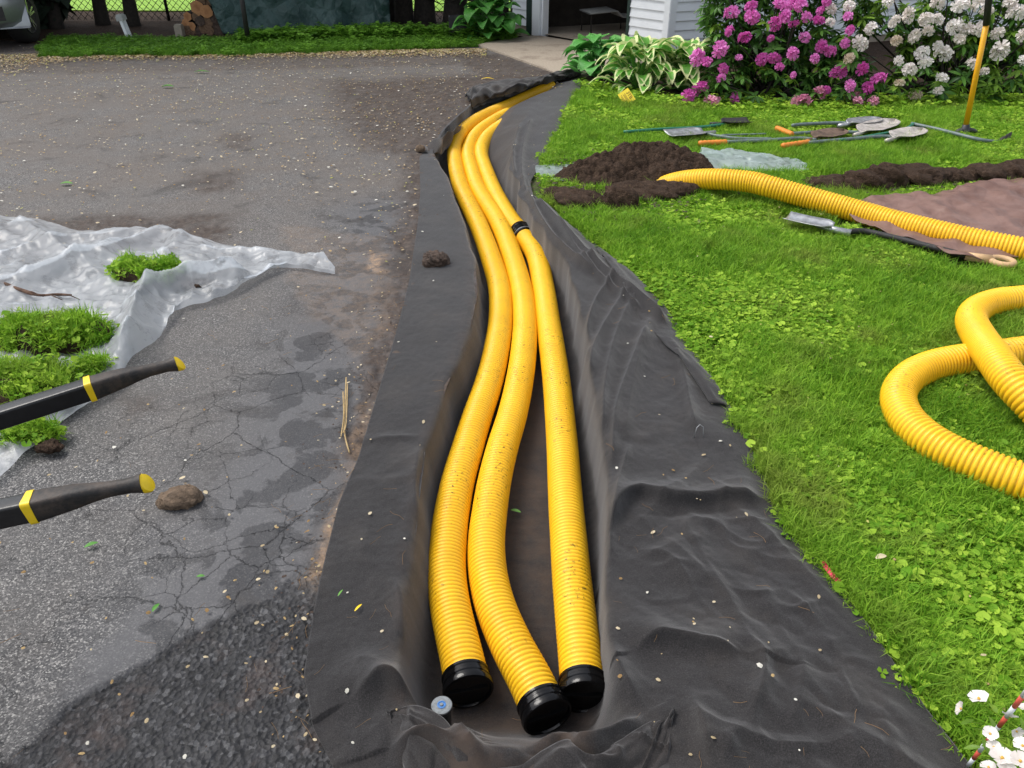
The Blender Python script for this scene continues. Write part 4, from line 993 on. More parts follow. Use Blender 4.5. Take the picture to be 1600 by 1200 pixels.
tool('iron_rod', 'thin grey iron rod in the grass left of the shovels', 'rod', [(1128, 211), (1165, 210), (1197, 209)], .007, M['grey_paint'])
tool('tool_handle', 'green handle end at the back right of the tool row', 'rake', [(1405, 205), (1418, 200), (1428, 193)], .012, M['green_paint'])
# standing mattock
f0 = P(1506, 214, .0); mt = empty('mattock', f0, 'mattock standing on its head with a yellow shaft and black upper grip', 'mattock')
tp_ = PY(1541, 39, f0.y - .05); tt = PY(1551, -60, f0.y - .08); q0 = PY(1509, 197, f0.y)
b = MB(); b.tube([q0 - f0, (q0 + tp_) / 2 - f0, tp_ - f0], [.021, .020, .020], 14); b.build('handle', M['yellow_fibre'], mt)
b = MB(); b.tube([tp_ - f0, tt - f0], [.0235, .0235], 14); b.build('grip', M['black_matt'], mt)
b = MB(); b.tube([(-.0, 0, .0), (0, 0, .03), tuple(q0 - f0 + (tp_ - q0) * .02)], [.045, .036, .025], 12)
b.tube([(-.14, -.02, .0), (-.06, 0, .045), (0, 0, .06), (.07, 0, .045), (.16, .02, -.01)], [.008, .022, .028, .022, .008], 8, flat=.8); b.build('head', simple('dark_mattock_iron', (.05, .05, .055), .5, .5), mt)

# yellow tag
tg = empty('warning_tag', P(978, 152, .10), 'small yellow square tag with black lettering tilted against the variegated hosta', 'sign')
c = [PY(965, 148, P(980, 168).y + .05), PY(981, 137, P(980, 168).y + .05), PY(993, 155, P(980, 168).y - .03), PY(977, 167, P(980, 168).y - .03)]
ex = (c[2] - c[1]).normalized(); ey0 = (c[0] - c[1]); nn = ex.cross(ey0).normalized(); ey = ey0.normalized(); wx_, wy_ = (c[2] - c[1]).length, ey0.length
b = MB(); fr = nn if nn.y < 0 else -nn
b.add([tuple(q - tg.location + fr * s) for s in (0, -.002) for q in c], [(0, 1, 2, 3), (7, 6, 5, 4), (0, 4, 5, 1), (1, 5, 6, 2), (2, 6, 7, 3), (3, 7, 4, 0)])
b.build('panel', simple('tag_yellow', (.80, .62, .02), .5, var=.05), tg, smooth=False)
ink = simple('tag_ink', (.22, .13, .01), .7)
txt = bpy.data.curves.new('lettering', 'FONT'); txt.body = '3TB'; txt.size = wx_ * .34; txt.align_x = 'CENTER'; txt.extrude = .0005
to = bpy.data.objects.new('lettering', txt); COL.objects.link(to); to.parent = tg
R_ = Matrix((ex, -ey, fr)).transposed()
if R_.determinant() < 0: R_ = Matrix((ex, -ey, -fr)).transposed()
Mtx_ = Matrix.Translation(c[1] - tg.location + ex * wx_ * .5 + ey * wy_ * .36 + fr * .002) @ R_.to_4x4(); txt.materials.append(ink); dg = bpy.context.evaluated_depsgraph_get(); tme = bpy.data.meshes.new_from_object(to.evaluated_get(dg)); bpy.data.objects.remove(to); tme.materials.clear(); tme.materials.append(ink); link('lettering', tme, tg, Mtx_)
for k, (t_, l_) in enumerate(((.48, .6), (.56, .5), (.64, .55), (.78, .66), (.86, .5))):
    b = MB(); a0 = c[1] - tg.location + ex * wx_ * (.5 - l_ / 2) + ey * wy_ * t_ + fr * .002; a1 = a0 + ex * wx_ * l_; hh = ey * wy_ * .018
    b.add([a0 - hh, a1 - hh, a1 + hh, a0 + hh], [(0, 1, 2, 3)]); b.build('print_line', ink, tg, smooth=False)
b = MB(); b.tube([tuple(c[3] - tg.location + Vector((0, .004, 0))), tuple(Vector((c[3].x, c[3].y, -.03)) - tg.location)], .003, 6); b.build('wire_stem', M['steel'], tg)

def lumps(x, y, f, s):
    ix, iy = np.floor(x * f), np.floor(y * f); best = np.zeros_like(x)
    for a in (-1, 0, 1):
        for b_ in (-1, 0, 1):
            cx, cy = ix + a, iy + b_; px_ = cx + .5 + .45 * _h(cx, cy, s); py_ = cy + .5 + .45 * _h(cx, cy, s + 1); rr = .45 + .35 * np.abs(_h(cx, cy, s + 2))
            d = np.hypot(x * f - px_, y * f - py_) / rr; best = np.maximum(best, np.sqrt(np.clip(1 - d * d, 0, 1)) * rr)
    return best
# ---- soil heaps and clods
SOILB = []
def heap(name, label, cat, px, hmax, seed, mat=None, n=90, rough=.05, group=None, xp=1.0, parent=None):
    pl = poly_px(px); x0, y0 = pl.min(0) - .05; x1, y1 = pl.max(0) + .05
    gx, gy = np.meshgrid(np.linspace(x0, x1, n), np.linspace(y0, y1, n)); wx = gx + .05 * fbm(gx * 5, gy * 5, 3, seed); wy = gy + .05 * fbm(gx * 5, gy * 5, 3, seed + 9)
    d = sdp(wx, wy, pl); mx = d.max(); t = np.clip(d / mx, -.3, 1)
    z = hmax * np.sign(t) * np.abs(t) ** .8 * xp + rough * fbm(gx * 9, gy * 9, 4, seed + 3) * np.clip(t + .25, 0, 1) + rough * (.9 * lumps(gx + .02 * fbm(gx * 20, gy * 20, 2, 3), gy, 9, seed) + .45 * lumps(gx, gy, 22, seed + 7) + .2 * lumps(gx, gy, 45, seed + 11)) * np.clip(t * 4 + .2, 0, 1)
    
    z = np.where(t < -.05, -.06, z)
    V = np.stack([gx, gy, z], -1); q = V.reshape(-1, 3); c = q[:, :2].mean(0); q[:, :2] -= c
    o = rawmesh(name, q, grid_faces(n, n), mat or M['soil']); o.location = (c[0], c[1], 0)
    tag(o, label, cat, group) if cat else None
    SOILB.append(pl); return o
heap('soil_heap', 'large mound of crumbly dark brown soil heaped on pale plastic on the lawn', 'soil mound', [(858, 283), (900, 262), (930, 255), (985, 250), (1060, 252), (1108, 262), (1122, 278), (1085, 290), (960, 296), (880, 292)], .17, 5, n=240, rough=.05)
def clod_mesh(seed, sx, sy, sz, sub=4, rough=.3):
    me = bpy.data.meshes.new('clod'); import bmesh
    bm = bmesh.new(); bmesh.ops.create_icosphere(bm, subdivisions=sub, radius=1)
    co = np.array([v.co[:] for v in bm.verts]); n1 = fbm(co[:, 0] * 1.3 + co[:, 2] * 1.1, co[:, 1] * 1.3 - co[:, 2] * .7, 4, seed); n2 = fbm(co[:, 0] * 5 + co[:, 2] * 3, co[:, 1] * 5 - co[:, 2] * 4, 4, seed + 1)
    co = co * (1 + rough * n1 + rough * .7 * n2)[:, None]; co[:, 2] = np.maximum(co[:, 2], -.55)
    co = np.sign(co) * np.abs(co) ** .85 * np.array([sx, sy, sz])
    for v, c in zip(bm.verts, co): v.co = c
    bm.to_mesh(me); bm.free(); me.shade_smooth(); return me
def clod(name, label, cat, u, v, wpx, hpx, mat, seed, depth=1.0, group=None, z=0, rz=0, rough=.3):
    p = P(u, v, z); zc = p.y * CP + (HC - z) * SP; sx = wpx / 2 / F * zc; sz = hpx / 2 / F * zc
    me = clod_mesh(seed, sx, sx * .75 * depth, sz, rough=rough, sub=5 if name == 'stone' else 4); me.materials.append(mat)
    o = link(name, me); o.location = (p.x, p.y, z + sz * .5); o.rotation_euler = (0, 0, rz); tag(o, label, cat, group); return o
CG = 'turned clods of soil along the cut in the lawn'
for i, (u, v, w, h, lab) in enumerate([(905, 318, 88, 26, 'long flat soil clod nearest the black fabric edge'), (968, 325, 56, 38, 'roundish dark soil clod standing in front of the others'), (1028, 308, 84, 26, 'soil clod below the sunken end of the lawn pipe'), (985, 304, 60, 22, 'low soil clod behind the roundish one'), (1068, 303, 48, 24, 'small soil clod under the lawn pipe'), (1110, 297, 34, 20, 'grass-tufted soil clod under the arch of the lawn pipe'), (868, 308, 40, 20, 'crumbly soil clod against the fabric')]):
    clod('soil_clod', lab, 'soil clod', u, v + 4, w, h * 1.25, M['soil'], 20 + i, 1.1, CG, rough=.5)
for i, (u, v, w, h) in enumerate([(1300, 292, 70, 24), (1345, 296, 62, 34), (1378, 292, 60, 40), (1432, 286, 86, 34), (1487, 284, 60, 26), (1535, 283, 70, 32), (1590, 280, 76, 34), (1650, 276, 80, 34), (1268, 286, 40, 14)]):
    clod('soil_clod', ['leftmost soil clod of the right-hand row, beside the lawn pipe', 'soil clod with grass roots second from left in the right-hand row', 'tallest dark soil clod rising in the right-hand row', 'broad soil clod right of the tallest one', 'low soil clod in the middle of the right-hand row', 'dark soil clod above the left part of the brown tarp', 'soil clod at the right edge above the tarp', 'soil clod beyond the right edge of the lawn', 'crumbled soil clod next to the pale plastic bag'][i], 'soil clod', u, v + 4, w, h * 1.15, M['soil'], 50 + i, 1.0, CG, rough=.55)
clod('soil_crumbs', 'crumbled patch of soil on the grass left of the round clod', 'soil clod', 915, 343, 36, 8, M['soil'], 80, 1.2, None, rough=.6)
clod('soil_crumbs', 'crumbled patch of soil just in front of the round clod', 'soil clod', 966, 346, 26, 10, M['soil'], 81, 1.2, None, rough=.6)
slit = heap('cut_soil_strip', 'strip', None, [(845, 300), (870, 296), (1000, 292), (1130, 285), (1140, 298), (1050, 312), (960, 325), (880, 325)], .008, 8, rough=.016); struct(slit)
slit2 = heap('cut_soil_strip', 'strip', None, [(1250, 280), (1600, 268), (1700, 262), (1720, 284), (1500, 292), (1390, 300), (1290, 300)], .008, 9, rough=.016); struct(slit2)
clod('stone', 'brown lumpy rock resting on the left band of black fabric', 'rock', 681, 413, 38, 26, M['stone_dark'], 91, 1, rough=.48, z=.012)
clod('stone', 'small round tan stone weighting the corner of the black fabric', 'stone', 657, 236, 15, 13, M['stone'], 92, 1, rough=.15, z=.02)
clod('stone', 'flat brown stone lying on the asphalt by the lower wheelbarrow handle', 'stone', 279, 786, 60, 30, M['stone'], 93, .9, rough=.42, rz=.25)
clod('stone', 'pale speckled stone in the lawn below the pipe', 'stone', 1095, 354, 28, 13, simple('pale_speckled_stone', (.36, .29, .25), .9, var=.5, sc=60), 94, 1, rough=.2)
clod('stone', 'tiny greyish stone in the grass left of the speckled stone', 'stone', 1049, 346, 12, 10, simple('greyish_stone', (.26, .22, .19), .9), 95, 1, rough=.2)
clod('stone', 'muddy stone on the clear plastic behind the small sod', 'stone', 266, 413, 24, 20, M['stone_dark'], 96, 1, rough=.3, z=.03)

# ---- plastic sheets and tarp (ruled between a far and a near edge)
def cloth(name, far, near, mat, zf, n=(120, 80), label='', cat='', th=.0, zend=None):
    a = np.array([tuple(q) for q in cmr([P(*q) for q in far], n[0])])[:, None]; c = np.array([tuple(q) for q in cmr([P(*q) for q in near], n[0])])[:, None]
    T = np.linspace(0, 1, n[1])[None, :] * np.ones((n[0], 1)); S_ = np.linspace(0, 1, n[0])[:, None] * np.ones((1, n[1])); T3 = T[..., None]
    G = a * (1 - T3) + c * T3; G[..., 2] = np.maximum(zf(G[..., 0], G[..., 1], S_, T), .009); rows = G.reshape(-1, 3)
    o = rawmesh(name, rows, grid_faces(*n), mat)
    if th: o.modifiers.new('thickness', 'SOLIDIFY').thickness = th
    tag(o, label, cat); return o, np.array(rows)
def _dirs(seed, n):
    r = random.Random(seed); return [(r.uniform(0, math.pi), r.uniform(.12, .5), r.uniform(0, 1), r.uniform(.5, 1), r.uniform(0, 50)) for _ in range(n)]
def crumple(x, y, D, amp=1.0):
    z = 0.0
    for a, L, p_, w, o_ in D:
        c = (x * math.cos(a) + y * math.sin(a)) / L + p_ + .25 * vn(x * 2.2 + o_, y * 2.2, 7); t = np.abs((c % 1) - .5) * 2
        g = np.maximum(0.0, vn(x * 1.8 + o_, y * 1.8 + o_, 9) + .35); z = z + w * g * L * .16 * np.maximum(0, 1 - t * 2.2)
    return z * amp
def crease(x, y, s, f=6.0): return (1 - abs(2 * abs(float(vn(x * f + .8 * vn(x * 3, y * 3, s + 5), y * f * .55 + .3, s))) - .0)) 
ridge_pl = [tuple(P(*q))[:2] for q in [(205, 600), (222, 520), (240, 470), (300, 452), (370, 445)]]
ridge2 = [tuple(P(*q))[:2] for q in [(0, 470), (100, 440), (200, 400), (260, 370)]]
ridge3 = [tuple(P(*q))[:2] for q in [(40, 360), (110, 410), (190, 470)]]
DD = _dirs(3, 16); DD2 = _dirs(8, 14)
def zpl(x, y, s, t):
    z = .010 + .014 * np.abs(fbm(x * 3 + y * 2, y * 2, 2, 91)) + crumple(x, y, DD, .34) + crumple(x * 2.4, y * 2.4, DD2, .18) + crumple(x * 5 + 3, y * 5, DD, .045)
    for pl, h, w in ((ridge_pl, .10, .09), (ridge2, .05, .10), (ridge3, .04, .09)):
        d, _ = seg_dist(x, y, pl); z = z + h * np.maximum(0, 1 - d / w) ** 1.3
    e = np.minimum(t, 1 - t) * 8; return .008 + z * np.minimum(1, .35 + e) * np.minimum(1, (1 - s) * 12 + .3)
sheet1, SR = cloth('plastic_sheet', [(-160, 330), (-60, 332), (0, 343), (55, 346), (110, 362), (165, 366), (250, 363), (330, 381), (400, 396), (470, 401), (505, 410), (524, 424)],
      [(-160, 830), (-60, 800), (0, 757), (55, 708), (120, 652), (180, 618), (213, 575), (250, 535), (275, 492), (350, 470), (430, 425), (524, 432)], M['plastic'], zpl, (240, 160), 'large crumpled clear plastic sheet spread on the asphalt under grassy sods', 'plastic sheet')
cloth('plastic_sheet', [(835, 264), (870, 262), (905, 258), (960, 262)], [(838, 278), (860, 286), (905, 289), (960, 292)], M['plastic2'], lambda x, y, s, t: .022 + .015 * np.abs(fbm(x * 20, y * 20, 2, 95)), (40, 24), 'pale plastic sheet corner showing left of the soil mound', 'plastic sheet')
def zb(x, y, s, t): return .02 + .09 * np.abs(np.sin(math.pi * t)) ** .7 * (1 - s * .75) * (.6 + .8 * np.abs(fbm(x * 7, y * 7, 2, 97))) + crumple(x * 3, y * 3, DD2, .18)
cloth('plastic_sheet', [(1090, 252), (1115, 246), (1145, 240), (1190, 249), (1235, 254), (1256, 262)], [(1095, 272), (1125, 275), (1160, 277), (1200, 276), (1235, 276), (1262, 274)], M['plastic2'], zb, (70, 40), 'crumpled pale greenish plastic bag on the grass right of the soil mound', 'plastic sheet')
bt_ = NT('brown_tarp_weave'); bn = bt_.noise(3, 6, .7)
bt_.set(Base_Color=bt_.ramp(bn, (.35, (.13, .065, .048)), (.7, (.25, .155, .13))), Roughness=.55, Specular_IOR_Level=.4, Normal=bt_.bump(film(bt_, 4.5), .5, .02, bt_.bump(film(bt_, 11), .4, .008)))
cloth('brown_tarp', [(1284, 331), (1330, 326), (1380, 319), (1440, 316), (1486, 310), (1502, 302), (1600, 293), (1750, 285)], [(1286, 333), (1330, 356), (1392, 383), (1432, 394), (1497, 423), (1557, 421), (1600, 413), (1750, 400)], bt_.m,
      lambda x, y, s, t: .040 + .014 * np.abs(fbm(x * 4, y * 5, 2, 99)) + crumple(x, y, DD, .26) + crumple(x * 2.2, y * 2.2, DD2, .12), (130, 60), 'crumpled brown tarpaulin on the grass under the long lawn pipe', 'tarp', .003)

# ---- wheelbarrow: only its two handles reach into view
ZG = .70
wb = empty('wheelbarrow', P(-330, 690, 0), 'wheelbarrow with two black handles reaching in from the left, yellow end caps and bands', 'wheelbarrow')
def handle(tip, band, edge, w):
    T, B, E = P(*tip), P(*band), P(*edge); d = (T - B).normalized(); L = (T - B).length; E2 = B + (E - B).normalized() * 1.1
    def rr(c, dd, hw, hh, rnd=.5, n=16):
        s = Vector((dd.y, -dd.x, 0)).normalized(); u_ = s.cross(dd).normalized(); u_ = u_ if u_.z > 0 else -u_; out = []
        for k in range(n):
            a = 2 * math.pi * (k + .5) / n; e = rnd
            x = math.copysign(abs(math.cos(a)) ** e, math.cos(a)); y = math.copysign(abs(math.sin(a)) ** e, math.sin(a))
            out.append(c + s * x * hw + u_ * y * hh)
        return out
    def loft(secs, name, mat, parent):
        b = MB(); n = len(secs[0]); vs = [p - wb.location for s_ in secs for p in s_]; m = len(secs)
        b.add(vs, [(i * n + k, i * n + (k + 1) % n, (i + 1) * n + (k + 1) % n, (i + 1) * n + k) for i in range(m - 1) for k in range(n)] + [tuple(range(n))[::-1], tuple((m - 1) * n + k for k in range(n))])
        return b.build(name, mat, parent, angle=50)
    bd = (B - E2).normalized()
    beam = loft([rr(E2, bd, w * .55, w * .62, .25), rr(B - bd * .012, bd, w * .55, w * .62, .25)], 'beam', M['black_gloss2'], wb)
    loft([rr(B - bd * .012, bd, w * .62, w * .70, .25), rr(B, d, w * .62, w * .70, .25)], 'yellow_band', M['yellow_trim'], wb)
    prof = [(0, .60, .66, .3), (.12, .58, .63, .35), (.35, .52, .55, .45), (.50, .45, .47, .7), (.65, .41, .41, 1), (.85, .40, .40, 1), (.93, .45, .47, 1), (.97, .50, .54, 1)]
    secs = [rr(B + (T - B) * t + Vector((0, 0, .004 * math.sin(t * 3))), d, w * a, w * b_, r_) for t, a, b_, r_ in prof]
    loft(secs, 'grip', M['grip_rubber'], wb)
    e = T; dd = (d + Vector((0, 0, .45))).normalized()
    dd = (d + Vector((0, -.25, .55))).normalized()
    secs = [rr(B + (T - B) * .972, d, w * .48, w * .52, 1), rr(B + (T - B) * .995, dd, w * .50, w * .56, 1), rr(B + (T - B) * 1.0 + dd * .003, dd, w * .46, w * .52, 1), rr(B + (T - B) * 1.0 + dd * .005, dd, w * .2, w * .22, 1)]
    loft(secs, 'end_cap', M['yellow_trim'], wb)
    return E2
M['black_gloss2'] = simple('satin_black_steel', (.010, .010, .011), .28, var=.3, sc=60, bump=.08, bsc=120)
gr = NT('dusty_grip_rubber'); gr.set(Base_Color=gr.mix(gr.ramp(gr.noise(14, 6, .75), (.42, 0), (.62, .75)), (.014, .013, .013), (.085, .062, .048)), Roughness=.6, Normal=gr.bump(gr.noise(180, 4), .3, .002)); M['grip_rubber'] = gr.m
e1 = handle((279, 568, .70), (146, 606, .69), (-60, 672, .66), .034)
e2 = handle((228, 755, .72), (57, 791, .71), (-80, 820, .69), .034)
mid_ = (e1 + e2) / 2 - wb.location
tray = MB(); tx = mid_.x - .35
tray.add([(tx + .45, mid_.y - .30, .62), (tx + .45, mid_.y + .30, .62), (tx - .55, mid_.y + .34, .66), (tx - .55, mid_.y - .34, .66), (tx + .25, mid_.y - .2, .34), (tx + .25, mid_.y + .2, .34), (tx - .35, mid_.y + .2, .34), (tx - .35, mid_.y - .2, .34)],
         [(4, 5, 6, 7), (0, 1, 5, 4), (1, 2, 6, 5), (2, 3, 7, 6), (3, 0, 4, 7)]); o = tray.build('tray', M['dark_green'], wb, smooth=False); o.modifiers.new('t', 'SOLIDIFY').thickness = .004
for s in (-1, 1):
    b = MB(); b.tube([(mid_.x + .1, mid_.y + s * .2, .62), (mid_.x + .05, mid_.y + s * .2, .01), (mid_.x - .25, mid_.y + s * .2, .01), (mid_.x - .3, mid_.y + s * .2, .34)], .014, 8); b.build('leg', M['black_gloss2'], wb)
b = MB(); b.lathe([(.08, -.04), (.18, -.045), (.20, 0), (.18, .045), (.08, .04)], TR((mid_.x - .95, mid_.y, .20), (math.pi / 2, 0, 0)), 28); b.build('wheel', M['black_matt'], wb)

# ================================================================ scattering of blades and leaves (instanced geometry)
def hidden_col(name, meshes):
    c = bpy.data.collections.new(name)
    for i, me in enumerate(meshes): c.objects.link(bpy.data.objects.new('%s_%02d' % (name, i), me))
    return c
def scatter(name, pts, rot, scl, idx, col, parent=None):
    o = rawmesh(name, pts, np.zeros((0, 3), int), None, parent, attrs=dict(rot=rot, scl=scl))
    at = o.data.attributes.new('idx', 'INT', 'POINT'); at.data.foreach_set('value', np.asarray(idx, np.int32))
    ng = bpy.data.node_groups.new(name + '_nodes', 'GeometryNodeTree')
    ng.interface.new_socket('Geometry', in_out='INPUT', socket_type='NodeSocketGeometry'); ng.interface.new_socket('Geometry', in_out='OUTPUT', socket_type='NodeSocketGeometry')
    N = ng.nodes.new; gi, go = N('NodeGroupInput'), N('NodeGroupOutput'); ci = N('GeometryNodeCollectionInfo'); ci.inputs[0].default_value = col; ci.inputs[1].default_value = True; ci.inputs[2].default_value = True
    ip = N('GeometryNodeInstanceOnPoints'); ip.inputs['Pick Instance'].default_value = True
    def na(nm, ty): q = N('GeometryNodeInputNamedAttribute'); q.data_type = ty; q.inputs[0].default_value = nm; return q.outputs[0]
    er = N('FunctionNodeEulerToRotation'); l = ng.links.new
    l(na('rot', 'FLOAT_VECTOR'), er.inputs[0]); l(er.outputs[0], ip.inputs['Rotation']); l(na('scl', 'FLOAT'), ip.inputs['Scale']); l(na('idx', 'INT'), ip.inputs['Instance Index'])
    l(gi.outputs[0], ip.inputs['Points']); l(ci.outputs[0], ip.inputs['Instance']); l(ip.outputs[0], go.inputs[0])
    md = o.modifiers.new('scatter', 'NODES'); md.node_group = ng; return o
def blade_tuft(seed, n, R, h0, h1, w, mat, lean=.6):
    r = random.Random(seed); b = MB()
    for _ in range(n):
        a, d = r.uniform(0, 6.28), R * math.sqrt(r.random()); x, y = d * math.cos(a), d * math.sin(a); h = r.uniform(h0, h1); la = r.uniform(0, 6.28); l = h * lean * r.random() + .004
        ca, sa = math.cos(la), math.sin(la); ww = w * r.uniform(.7, 1.3); px_, py_ = -sa * ww, ca * ww
        m = (x + ca * l * .35, y + sa * l * .35, h * .62); t = (x + ca * l, y + sa * l, h * r.uniform(.75, 1.0))
        b.add([(x - px_, y - py_, -.004), (x + px_, y + py_, -.004), (m[0] + px_ * .8, m[1] + py_ * .8, m[2]), (m[0] - px_ * .8, m[1] - py_ * .8, m[2]), t], [(0, 1, 2, 3), (3, 2, 4)])
    return b.mesh('grass_tuft', mat)
def clover_patch(seed, n, R, s0, s1, h0, h1, mat):
    r = random.Random(seed); b = MB()
    for _ in range(n):
        a, d = r.uniform(0, 6.28), R * math.sqrt(r.random()); x, y = d * math.cos(a), d * math.sin(a); h = r.uniform(h0, h1); s = r.uniform(s0, s1)
        tl, ta = r.uniform(-.5, .5), r.uniform(0, 6.28); Mx = Matrix.Translation((x, y, h)) @ Matrix.Rotation(ta, 4, 'Z') @ Matrix.Rotation(tl, 4, 'X')
        if r.random() < .5:      # trefoil
            for k in range(3):
                w = 2.094 * k; c, q = math.cos(w), math.sin(w); L = lambda u_, v_, z_: Mx @ Vector((c * u_ - q * v_, q * u_ + c * v_, z_))
                b.add([L(0, 0, 0), L(s * .5, -s * .45, .15 * s), L(s * .95, -s * .35, .2 * s), L(s * .9, 0, .05 * s), L(s * .95, s * .35, .2 * s), L(s * .5, s * .45, .15 * s)], [(0, 1, 2, 3), (0, 3, 4, 5)])
        else:                    # rounded scalloped leaf
            rim_ = [Mx @ Vector((s * (1 + .12 * (k % 2)) * math.cos(w), s * (1 + .12 * (k % 2)) * math.sin(w), .22 * s)) for k in range(9) for w in [.35 + 5.6 * k / 8]]
            b.add([Mx @ Vector((0, 0, 0))] + rim_, [(0, k, k + 1) for k in range(1, 9)])
        b.add([(x * .7, y * .7, 0), (x * .7 + .0012, y * .7, 0), (x + .0012, y, h), (x, y, h)], [(0, 1, 2, 3)])
    return b.mesh('clover_patch', mat)
GT = [blade_tuft(i, 26, .035, .025, .050, .0013, M['grass'], .9) for i in range(4)] + [blade_tuft(10 + i, 22, .03, .035, .075, .0014, M['grass'], .9) for i in range(2)] \
   + [clover_patch(20 + i, 9, .045, .005, .009, .016, .032, M['clover']) for i in range(3)] + [clover_patch(30, 4, .05, .008, .013, .018, .034, M['clover'])] \
   + [clover_patch(40 + i, 14, .09, .016, .030, .03, .10, M['clover']) for i in range(2)]
gcol = hidden_col('lawn_tuft', GT)
def excl(X, Y, polys, pad):
    k = np.ones(X.shape, bool)
    for pl in polys: k &= sdp(X, Y, np.array(pl)) < pad
    return k
EX = [np.array(p) for p in SOILB[:1]] + [poly_px([(1300, 334), (1380, 322), (1440, 318), (1486, 312), (1502, 304), (1600, 296), (1750, 288), (1750, 410), (1600, 420), (1557, 428), (1497, 430), (1432, 401), (1392, 389), (1330, 361), (1280, 340)]),
      poly_px([(838, 266), (905, 260), (960, 262), (960, 290), (905, 287), (862, 284), (840, 276)]), poly_px([(1095, 253), (1145, 243), (1190, 251), (1254, 262), (1256, 273), (1160, 275), (1100, 270)])]
STRIP = [SOILB[-2], SOILB[-1]]
STRIP = [pl for pl in SOILB if len(pl) in (8, 7)]
nearR, bedP = [], None
# lawn: rejection sampling in world space, density falling with distance
N0 = 430000; Yy = RNG.uniform(.85, 9.2, N0); keep = RNG.random(N0) < np.clip(1.15 - Yy / 11, .28, 1) ; Yy = Yy[keep]
Xx = RNG.uniform(.2, 8.0, len(Yy)); zc = Yy * CP + HC * SP; keep = (np.abs(Xx / zc) < .70 + .45 * (RNG.random(len(Xx)) < .8)) & (Xx > RO(np.minimum(Yy, 7.9))[0] + .004 + .03 * vn(Xx * 7, Yy * 9, 5) + .02 * vn(Xx * 31, Yy * 31, 6)) ; Xx, Yy = Xx[keep], Yy[keep]
keep = excl(Xx, Yy, EX, 0.0); Xx, Yy = Xx[keep], Yy[keep]
# keep off apron, garage and the deep bed
bed_edge = poly_px([(930, 150), (960, 158), (1060, 172), (1150, 176), (1250, 172), (1400, 168), (1520, 166), (1700, 170)])
TB = [[(1228, 343), (1300, 358)], [(1396, 217), (1440, 205)], [(1345, 208), (1397, 191)], [(1325, 195), (1375, 189)], [(1272, 217), (1318, 207)], [(1100, 208), (1045, 213)], [(1128, 193), (1171, 192)]]
for tb in TB:
    d_, _ = seg_dist(Xx, Yy, [tuple(P(*q))[:2] for q in tb]); kk = d_ > .085; Xx, Yy = Xx[kk], Yy[kk]
bedline = np.interp(Xx, bed_edge[:, 0], bed_edge[:, 1]); pa2 = poly_px([(742, 71), (880, 121), (900, 135), (935, 132), (1030, 95), (845, 50)])
keep = (Yy < bedline + .25 * RNG.random(len(Xx))) & (sdp(Xx, Yy, pa2) < 0); Xx, Yy = Xx[keep], Yy[keep]
sdst = np.max([sdp(Xx, Yy, np.array(p)) for p in STRIP], 0); keep = (sdst < -.02) | (RNG.random(len(Xx)) < .10); Xx, Yy = Xx[keep], Yy[keep]
patch = fbm(Xx * 1.6, Yy * 1.6, 4, 120); thin = fbm(Xx * 5, Yy * 5, 3, 121)
keep = (thin > -.30) | (RNG.random(len(Xx)) < .4); Xx, Yy, patch = Xx[keep], Yy[keep], patch[keep]
n = len(Xx); r_ = RNG.random(n); clov = r_ < np.clip(.30 + patch * 1.1, .06, .62)
idx = np.where(clov, 6 + RNG.integers(0, 4, n), np.where(RNG.random(n) < np.clip(.25 - patch, .05, .8), 4 + RNG.integers(0, 2, n), RNG.integers(0, 4, n)))
print('lawn tufts', n)
scl = RNG.uniform(.75, 1.25, n) * (1 + .05 * np.clip(Yy - 3, 0, 5)) * np.where(Yy > bedline.mean() - .1, 1.0, 1.0)
rot = np.stack([RNG.normal(0, .12, n), RNG.normal(0, .12, n), RNG.uniform(0, 6.28, n)], 1)
stuff(scatter('lawn_grass', np.stack([Xx, Yy, np.full(n, -.002)], 1), rot, scl, idx, gcol), 'bright green lawn grass mixed with clover and ground ivy', 'grass')
# low groundcover along the bed and the far verge
def cover(name, pxpoly, n, ids, s0, s1, label, cat, z=0, mats=None, noisy=.0):
    pl = poly_px(pxpoly); x0, y0 = pl.min(0); x1, y1 = pl.max(0); X = RNG.uniform(x0, x1, n * 3); Y = RNG.uniform(y0, y1, n * 3)
    k = sdp(X + .12 * fbm(X * 4, Y * 4, 3, 7), Y + .12 * fbm(X * 4, Y * 4, 3, 8), pl) > 0; X, Y = X[k][:n], Y[k][:n]; m = len(X)
    rot = np.stack([RNG.normal(0, .15, m), RNG.normal(0, .15, m), RNG.uniform(0, 6.28, m)], 1)
    return stuff(scatter(name, np.stack([X, Y, np.full(m, z)], 1), rot, RNG.uniform(s0, s1, m), RNG.choice(ids, m), mats or gcol), label, cat)
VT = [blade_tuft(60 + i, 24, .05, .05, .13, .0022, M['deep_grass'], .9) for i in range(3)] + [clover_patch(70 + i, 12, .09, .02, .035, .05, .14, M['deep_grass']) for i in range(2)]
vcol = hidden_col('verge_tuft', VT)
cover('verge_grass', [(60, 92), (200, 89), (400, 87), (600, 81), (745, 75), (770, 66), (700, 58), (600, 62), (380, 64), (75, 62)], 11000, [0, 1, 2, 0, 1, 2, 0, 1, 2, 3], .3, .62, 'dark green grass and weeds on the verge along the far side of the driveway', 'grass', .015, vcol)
cover('verge_weeds', [(370, 74), (430, 70), (600, 64), (700, 62), (800, 66), (800, 52), (620, 52), (370, 62)], 1300, [3, 4, 4, 0], .5, 1.1, 'leafy weeds growing in front of the tarp and under the trees', 'weeds', .015, vcol)
